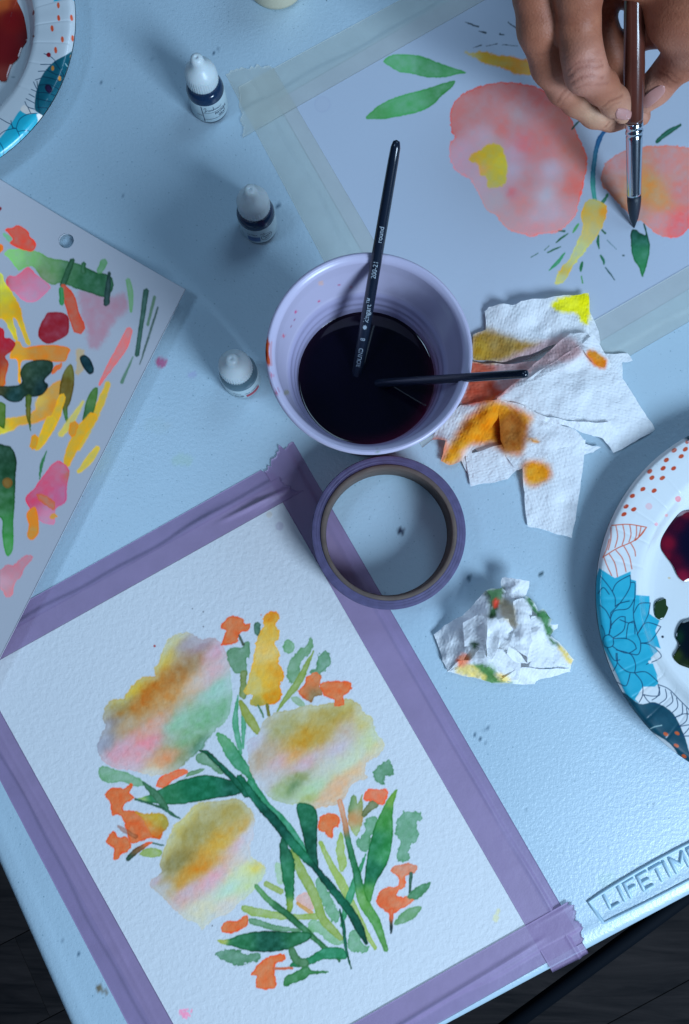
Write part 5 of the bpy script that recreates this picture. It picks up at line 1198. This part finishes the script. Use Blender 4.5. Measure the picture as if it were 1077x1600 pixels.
ts.panel('TS', '700,688 850,700 992,692 990,715 880,745 770,772 740,802 595,800 510,770 620,690', (10, 8, 4, 1.2, 1.2, 1.2, 1.2, 1.2, 7, 11), seed=27, ridges=((700, 740, 5), (840, 715, 5)), noise=ZN)
ts.panel('TS', '430,560 560,560 650,625 625,770 520,782 440,690 400,640', (17, 18, 16, 6, 4, 9, 14), seed=28, ridges=((530, 680, 10),), noise=(.7, 9))
ts.panel('TS', '590,225 660,200 700,212 728,260 728,330 715,420 725,500 690,610 620,560 560,520 600,430 610,380', (14, 14, 14, 13, 14, 15, 17, 19, 20, 19, 17, 14), seed=29, ridges=((660, 330, 17), (650, 480, 21)), noise=(.8, 9))
ts.panel('TS', '560,540 640,590 695,660 610,650 548,590', (20, 17, 13, 14, 19), seed=30, noise=(.4, 6))
ts.panel('TS', '515,58 560,58 640,66 705,80 700,130 685,175 655,205 600,200 548,205 540,150 503,112', (10, 12, 13, 12, 11, 11, 12, 13, 10, 9, 7), seed=31, ridges=((620, 110, 15), (580, 150, 13)), noise=(.7, 6))
ts.panel('TS', '238,372 300,342 378,305 400,345 408,470 405,610 372,560 320,520 250,540', (13, 16, 19, 21, 23, 20, 16, 12, 11), seed=32, ridges=((330, 420, 15),), noise=(.5, 8))
ts.panel('TS', '408,345 476,334 500,400 480,560 440,640 400,690 404,520', (20, 22, 20, 20, 17, 12, 19), seed=33, ridges=((440, 450, 17),), noise=(.6, 6))
ts.panel('TS', '478,350 520,336 560,345 580,400 612,430 590,500 510,500 485,560', (17, 21, 20, 17, 15, 18, 16, 18), seed=34, noise=(.8, 6))
ts.panel('TS', '275,650 330,580 372,528 405,610 438,650 402,690 330,672', (11, 15, 18, 20, 17, 12, 11), seed=35, noise=(.4, 7))
tissue = ts.build('crumpled_tissue', ks, 'small balled up white tissue with green, yellow and orange stains, below the paper towel', 'tissue')
# ------------------------------------------------------------------ hand (one continuous surface from a distance field)
def H3(x, y, z): 
    a, b = conv('HD', (x, y))[:2]; return P(a, b, z)
def HR_(r, z): return r / 3.626 * (CAM_H - z) / F_PX * 1.02
VOX = 1.15
lo = np.array([70., 215., 22.]); hi = np.array([335., 470., 172.])
gx, gy, gz = [np.arange(lo[i], hi[i], VOX, dtype=np.float32) for i in range(3)]
GX, GY, GZ = np.meshgrid(gx, gy, gz, indexing='ij')
def capsule(a, b, ra, rb):
    a = a.astype(np.float32); b = b.astype(np.float32)
    d = b - a; L = float(d @ d)
    t = np.clip(((GX - a[0]) * d[0] + (GY - a[1]) * d[1] + (GZ - a[2]) * d[2]) / L, 0, 1)
    return np.sqrt((GX - a[0] - t * d[0]) ** 2 + (GY - a[1] - t * d[1]) ** 2 + (GZ - a[2] - t * d[2]) ** 2) - (ra + (rb - ra) * t)
def smin(a, b, k):
    h = np.clip(.5 + .5 * (b - a) / k, 0, 1); return b + (a - b) * h - k * h * (1 - h)
def chain(J, k=4.0):
    r = None
    for (x0, y0, z0, r0), (x1, y1, z1, r1) in zip(J[:-1], J[1:]):
        c = capsule(H3(x0, y0, z0), H3(x1, y1, z1), HR_(r0, z0), HR_(r1, z1)); r = c if r is None else smin(r, c, k)
    return r
INDEX = [(520, -420, 122, 165), (455, -60, 112, 140), (450, 150, 98, 120), (468, 300, 93, 114), (490, 405, 87, 116), (580, 490, 73, 90), (655, 575, 61, 78), (706, 640, 53, 60)]
MIDDLE = [(330, -420, 112, 160), (215, -60, 100, 140), (235, 150, 88, 132), (300, 360, 72, 118), (372, 490, 60, 98), (440, 565, 50, 84), (550, 635, 42, 84), (640, 678, 37, 62), (700, 686, 36, 46)]
RINGF = [(480, -300, 88, 130), (560, 60, 66, 90), (640, 290, 50, 84), (730, 470, 38, 66), (800, 640, 32, 48), (815, 672, 31, 40)]
THUMB = [(1300, -120, 108, 260), (1150, 190, 92, 178), (1040, 330, 76, 122), (960, 410, 64, 96), (886, 500, 55, 94), (834, 572, 48, 66)]
PALM = [(1120, -20, 104, 262), (1000, -260, 104, 300), (700, -380, 118, 300)]
PALM2 = [(1010, 110, 96, 150), (1090, 200, 90, 170)]
BRIDGE = [(600, -50, 74, 90), (760, -60, 62, 90), (900, 0, 84, 130)]
LOW = [(640, 270, 50, 70), (800, 215, 56, 66), (950, 150, 70, 120)]
BACK = [(330, -520, 118, 190), (560, -620, 128, 240), (900, -560, 120, 300)]
fi, fm, fr_, ft = chain(INDEX), chain(MIDDLE), chain(RINGF), chain(THUMB)
palm = smin(smin(chain(PALM), chain(PALM2), 10), smin(chain(BACK), chain(BRIDGE, 6), 8), 12)
hand = smin(smin(fi, fm, 1.0), smin(fr_, chain(LOW), 3), 1.6)
hand = smin(hand, palm, 5); hand = smin(hand, ft, 4)
# joint creases and knuckle folds
def groove(p, q, w, dpt):
    global hand
    c = capsule(p, q, w, w)
    hand = hand + dpt * np.exp(-(np.maximum(c + w, 0) / w) ** 2)
def srf(x, y, z, r): return H3(x, y, z) + np.array([0, 0, HR_(r, z) * .93])
groove(srf(590, 600, 66, 84), srf(680, 520, 66, 80), 1.0, .9)
groove(srf(615, 545, 58, 84), srf(560, 590, 60, 80), .8, .4)
groove(srf(410, 440, 90, 118), srf(540, 350, 92, 112), 1.1, .6)
groove(srf(440, 480, 86, 116), srf(560, 410, 88, 112), .9, .4)
groove(srf(600, 690, 46, 70), srf(640, 640, 46, 66), .8, .5)
groove(srf(905, 395, 66, 90), srf(1010, 470, 68, 92), 1.1, .8)
groove(srf(930, 370, 68, 92), srf(1030, 445, 70, 94), 1.0, .5)
# nail beds are pressed slightly into the tips
del fi, fm, fr_
def surface_nets(f):
    s = f < 0
    nx, ny, nz = f.shape
    acc = np.zeros((nx - 1, ny - 1, nz - 1, 3), np.float32); cnt = np.zeros((nx - 1, ny - 1, nz - 1), np.float32)
    sl = lambda o, n: slice(o, n - 1 + o)
    for ax in range(3):
        oth = [a for a in range(3) if a != ax]
        for o1 in (0, 1):
            for o2 in (0, 1):
                o = [0, 0, 0]; o[oth[0]] = o1; o[oth[1]] = o2; p = list(o); p[ax] = 1
                A = f[sl(o[0], nx), sl(o[1], ny), sl(o[2], nz)]; B = f[sl(p[0], nx), sl(p[1], ny), sl(p[2], nz)]
                m = (A < 0) != (B < 0)
                t = np.where(m, A / np.where(m, A - B, 1), 0)
                for k in range(3):
                    acc[..., k] += m * (t if k == ax else o[k])
                cnt += m
    act = cnt > 0; idx = -np.ones(act.shape, np.int64); idx[act] = np.arange(act.sum())
    I = np.argwhere(act); V = I + acc[act] / cnt[act][:, None]
    Fs = []
    for ax in range(3):
        d = [0, 0, 0]; d[ax] = 1
        A = s[:nx - d[0], :ny - d[1], :nz - d[2]]; B = s[d[0]:, d[1]:, d[2]:]
        for flip, m in ((0, A & ~B), (1, ~A & B)):
            e = np.argwhere(m); b, c = [a for a in range(3) if a != ax]
            e = e[(e[:, b] > 0) & (e[:, c] > 0) & (e[:, b] < act.shape[b]) & (e[:, c] < act.shape[c]) & (e[:, ax] < act.shape[ax])]
            q = []
            for (ob, oc) in ((0, 0), (1, 0), (1, 1), (0, 1)):
                g = e.copy(); g[:, b] -= ob; g[:, c] -= oc; q.append(idx[g[:, 0], g[:, 1], g[:, 2]])
            q = np.stack(q, -1); q = q[(q >= 0).all(1)]
            cyc = (ax == 1)
            if bool(flip) ^ cyc: q = q[:, ::-1]
            Fs.append(q)
    return V, np.vstack(Fs)
hv, hf = surface_nets(hand)
hv = lo + hv * VOX
# smooth a little (average over the faces' edges)
for _ in range(3):
    S = hv.copy(); n = np.ones(len(hv))
    for a, b in ((0, 1), (1, 2), (2, 3), (3, 0)):
        np.add.at(S, hf[:, a], hv[hf[:, b]]); np.add.at(n, hf[:, a], 1); np.add.at(S, hf[:, b], hv[hf[:, a]]); np.add.at(n, hf[:, b], 1)
    hv = S / n[:, None]
from mathutils.bvhtree import BVHTree
BV = BVHTree.FromPolygons([tuple(p) for p in hv], [tuple(int(i) for i in f) for f in hf])
CAMP = Vector((0, 0, CAM_H))
def onskin(x, y):
    q = Vector(H3(x, y, 40.0)); h = BV.ray_cast(CAMP, (q - CAMP).normalized())
    return None if h[0] is None else np.array(h[0])
def cdist(pts):
    best = np.full(len(hv), 1e9); P_ = [p for p in (onskin(*q) for q in pts) if p is not None]
    for p, q in zip(P_[:-1], P_[1:]):
        d = q - p; t = np.clip((hv - p) @ d / (d @ d + 1e-9), 0, 1); best = np.minimum(best, np.linalg.norm(hv - p - t[:, None] * d, axis=1))
    return best
# fold lines: (crop points, half width mm, depth mm)
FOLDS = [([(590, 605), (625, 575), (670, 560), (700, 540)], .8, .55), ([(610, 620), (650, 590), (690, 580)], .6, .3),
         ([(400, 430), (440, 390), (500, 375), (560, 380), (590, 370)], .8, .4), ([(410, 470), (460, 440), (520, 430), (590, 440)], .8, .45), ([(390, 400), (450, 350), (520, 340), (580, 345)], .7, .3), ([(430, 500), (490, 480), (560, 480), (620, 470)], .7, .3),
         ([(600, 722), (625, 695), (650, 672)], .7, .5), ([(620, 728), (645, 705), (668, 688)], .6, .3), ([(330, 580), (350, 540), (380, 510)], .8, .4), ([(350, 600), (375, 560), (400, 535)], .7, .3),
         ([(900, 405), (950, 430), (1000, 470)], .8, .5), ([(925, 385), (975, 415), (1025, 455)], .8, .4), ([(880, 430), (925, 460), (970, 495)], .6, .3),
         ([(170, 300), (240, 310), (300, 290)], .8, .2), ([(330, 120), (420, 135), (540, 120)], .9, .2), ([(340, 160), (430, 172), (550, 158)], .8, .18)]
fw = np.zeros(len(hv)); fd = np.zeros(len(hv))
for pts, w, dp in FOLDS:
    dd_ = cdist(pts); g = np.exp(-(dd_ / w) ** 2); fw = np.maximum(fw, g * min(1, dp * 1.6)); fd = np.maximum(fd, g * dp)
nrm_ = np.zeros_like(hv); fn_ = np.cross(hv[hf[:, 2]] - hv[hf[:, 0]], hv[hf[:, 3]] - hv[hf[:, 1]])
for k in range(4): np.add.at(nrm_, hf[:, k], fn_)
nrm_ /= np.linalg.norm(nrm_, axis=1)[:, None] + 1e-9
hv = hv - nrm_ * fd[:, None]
SK = np.array([.40, .142, .078])
def near(p, r): return np.exp(-(np.linalg.norm(hv - p, axis=1) / r) ** 2)[:, None]
hc_ = np.tile(SK, (len(hv), 1))
def mixc(w, c):
    global hc_
    hc_ = hc_ * (1 - w) + np.array(c) * w
for J in (INDEX, MIDDLE, THUMB):
    x, y, z, r = J[-1]; mixc(near(H3(x, y, z), 13) * .8, (.70, .36, .25))
mixc(near(H3(500, 420, 92), 12) * .75, (.66, .31, .23)); mixc(near(H3(380, 520, 70), 10) * .6, (.60, .28, .2)); mixc(near(H3(560, 640, 52), 14) * .7, (.68, .42, .27))
mixc(near(H3(745, 560, 56), 8) * .45, (.42, .36, .14)); mixc(near(H3(720, 690, 48), 6) * .4, (.45, .34, .16)); mixc(near(H3(560, 10, 130), 7) * .6, (.55, .24, .06)); mixc(near(H3(1000, 370, 90), 12) * .4, (.5, .26, .2))
hc_ = hc_ * (1 - .5 * fw)[:, None] ** np.array([.8, 1.1, 1.2])  # skin darkened along the folds, their shade put into the colour
mott = fbm(hv[:, 0], hv[:, 1] + hv[:, 2], 9, 61)[:, None]; mixc(near(H3(500, 400, 100), 8) * .35, (.60, .26, .2)); mixc(near(H3(700, 600, 60), 9) * .35, (.60, .28, .2)); mixc(near(H3(860, 520, 60), 10) * .4, (.58, .25, .2))
hc_ = hc_ * (1 + .26 * mott * np.array([.8, 1.1, 1.1]))
hc_ = np.clip(hc_, 0, 1)
hroot = empty('person', H3(700, -300, 110)); tag(hroot, 'right hand of a person pinching the brown handled brush between thumb and index finger', 'person')
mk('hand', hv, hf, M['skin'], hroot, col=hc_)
def nail(cx, cy, hl, hw, ang, lift=.55):
    """nail plate lying on the fingertip, following the skin beneath it"""
    c, sn = math.cos(ang), math.sin(ang)
    n, k = 25, 17; G = np.zeros((n, k, 3)); ok = np.zeros((n, k), bool)
    for i in range(n):
        for j in range(k):
            a = -1 + 2 * i / (n - 1); b = -1 + 2 * j / (k - 1)
            uu = a * math.sqrt(max(0, 1 - .42 * b * b)); vv = b * math.sqrt(max(0, 1 - .42 * a * a)) * (1.0 - .1 * a)
            q = Vector(H3(cx + uu * hl * c - vv * hw * sn, cy + uu * hl * sn + vv * hw * c, 40.0))
            hit = BV.ray_cast(CAMP, (q - CAMP).normalized())
            if hit[0] is None: continue
            e = max(abs(a), abs(b)); p = hit[0] + hit[1] * (lift if e < .9 else (lift * .8 if e < .99 else -.35))
            G[i, j] = p; ok[i, j] = True
    F = grid_faces(n, k); F = F[ok.ravel()[F].all(1)]
    used = np.unique(F); remap = np.zeros(n * k, int); remap[used] = np.arange(len(used)); F = remap[F]; G = G.reshape(-1, 3)[used]
    o = mk('fingernail', G.reshape(-1, 3), F, M['nail'], hroot)
    if sum(p.normal.z for p in o.data.polygons) < 0: o.data.flip_normals()
nail(706, 646, 48, 34, D_(8))
nail(872, 545, 88, 37, D_(-40))
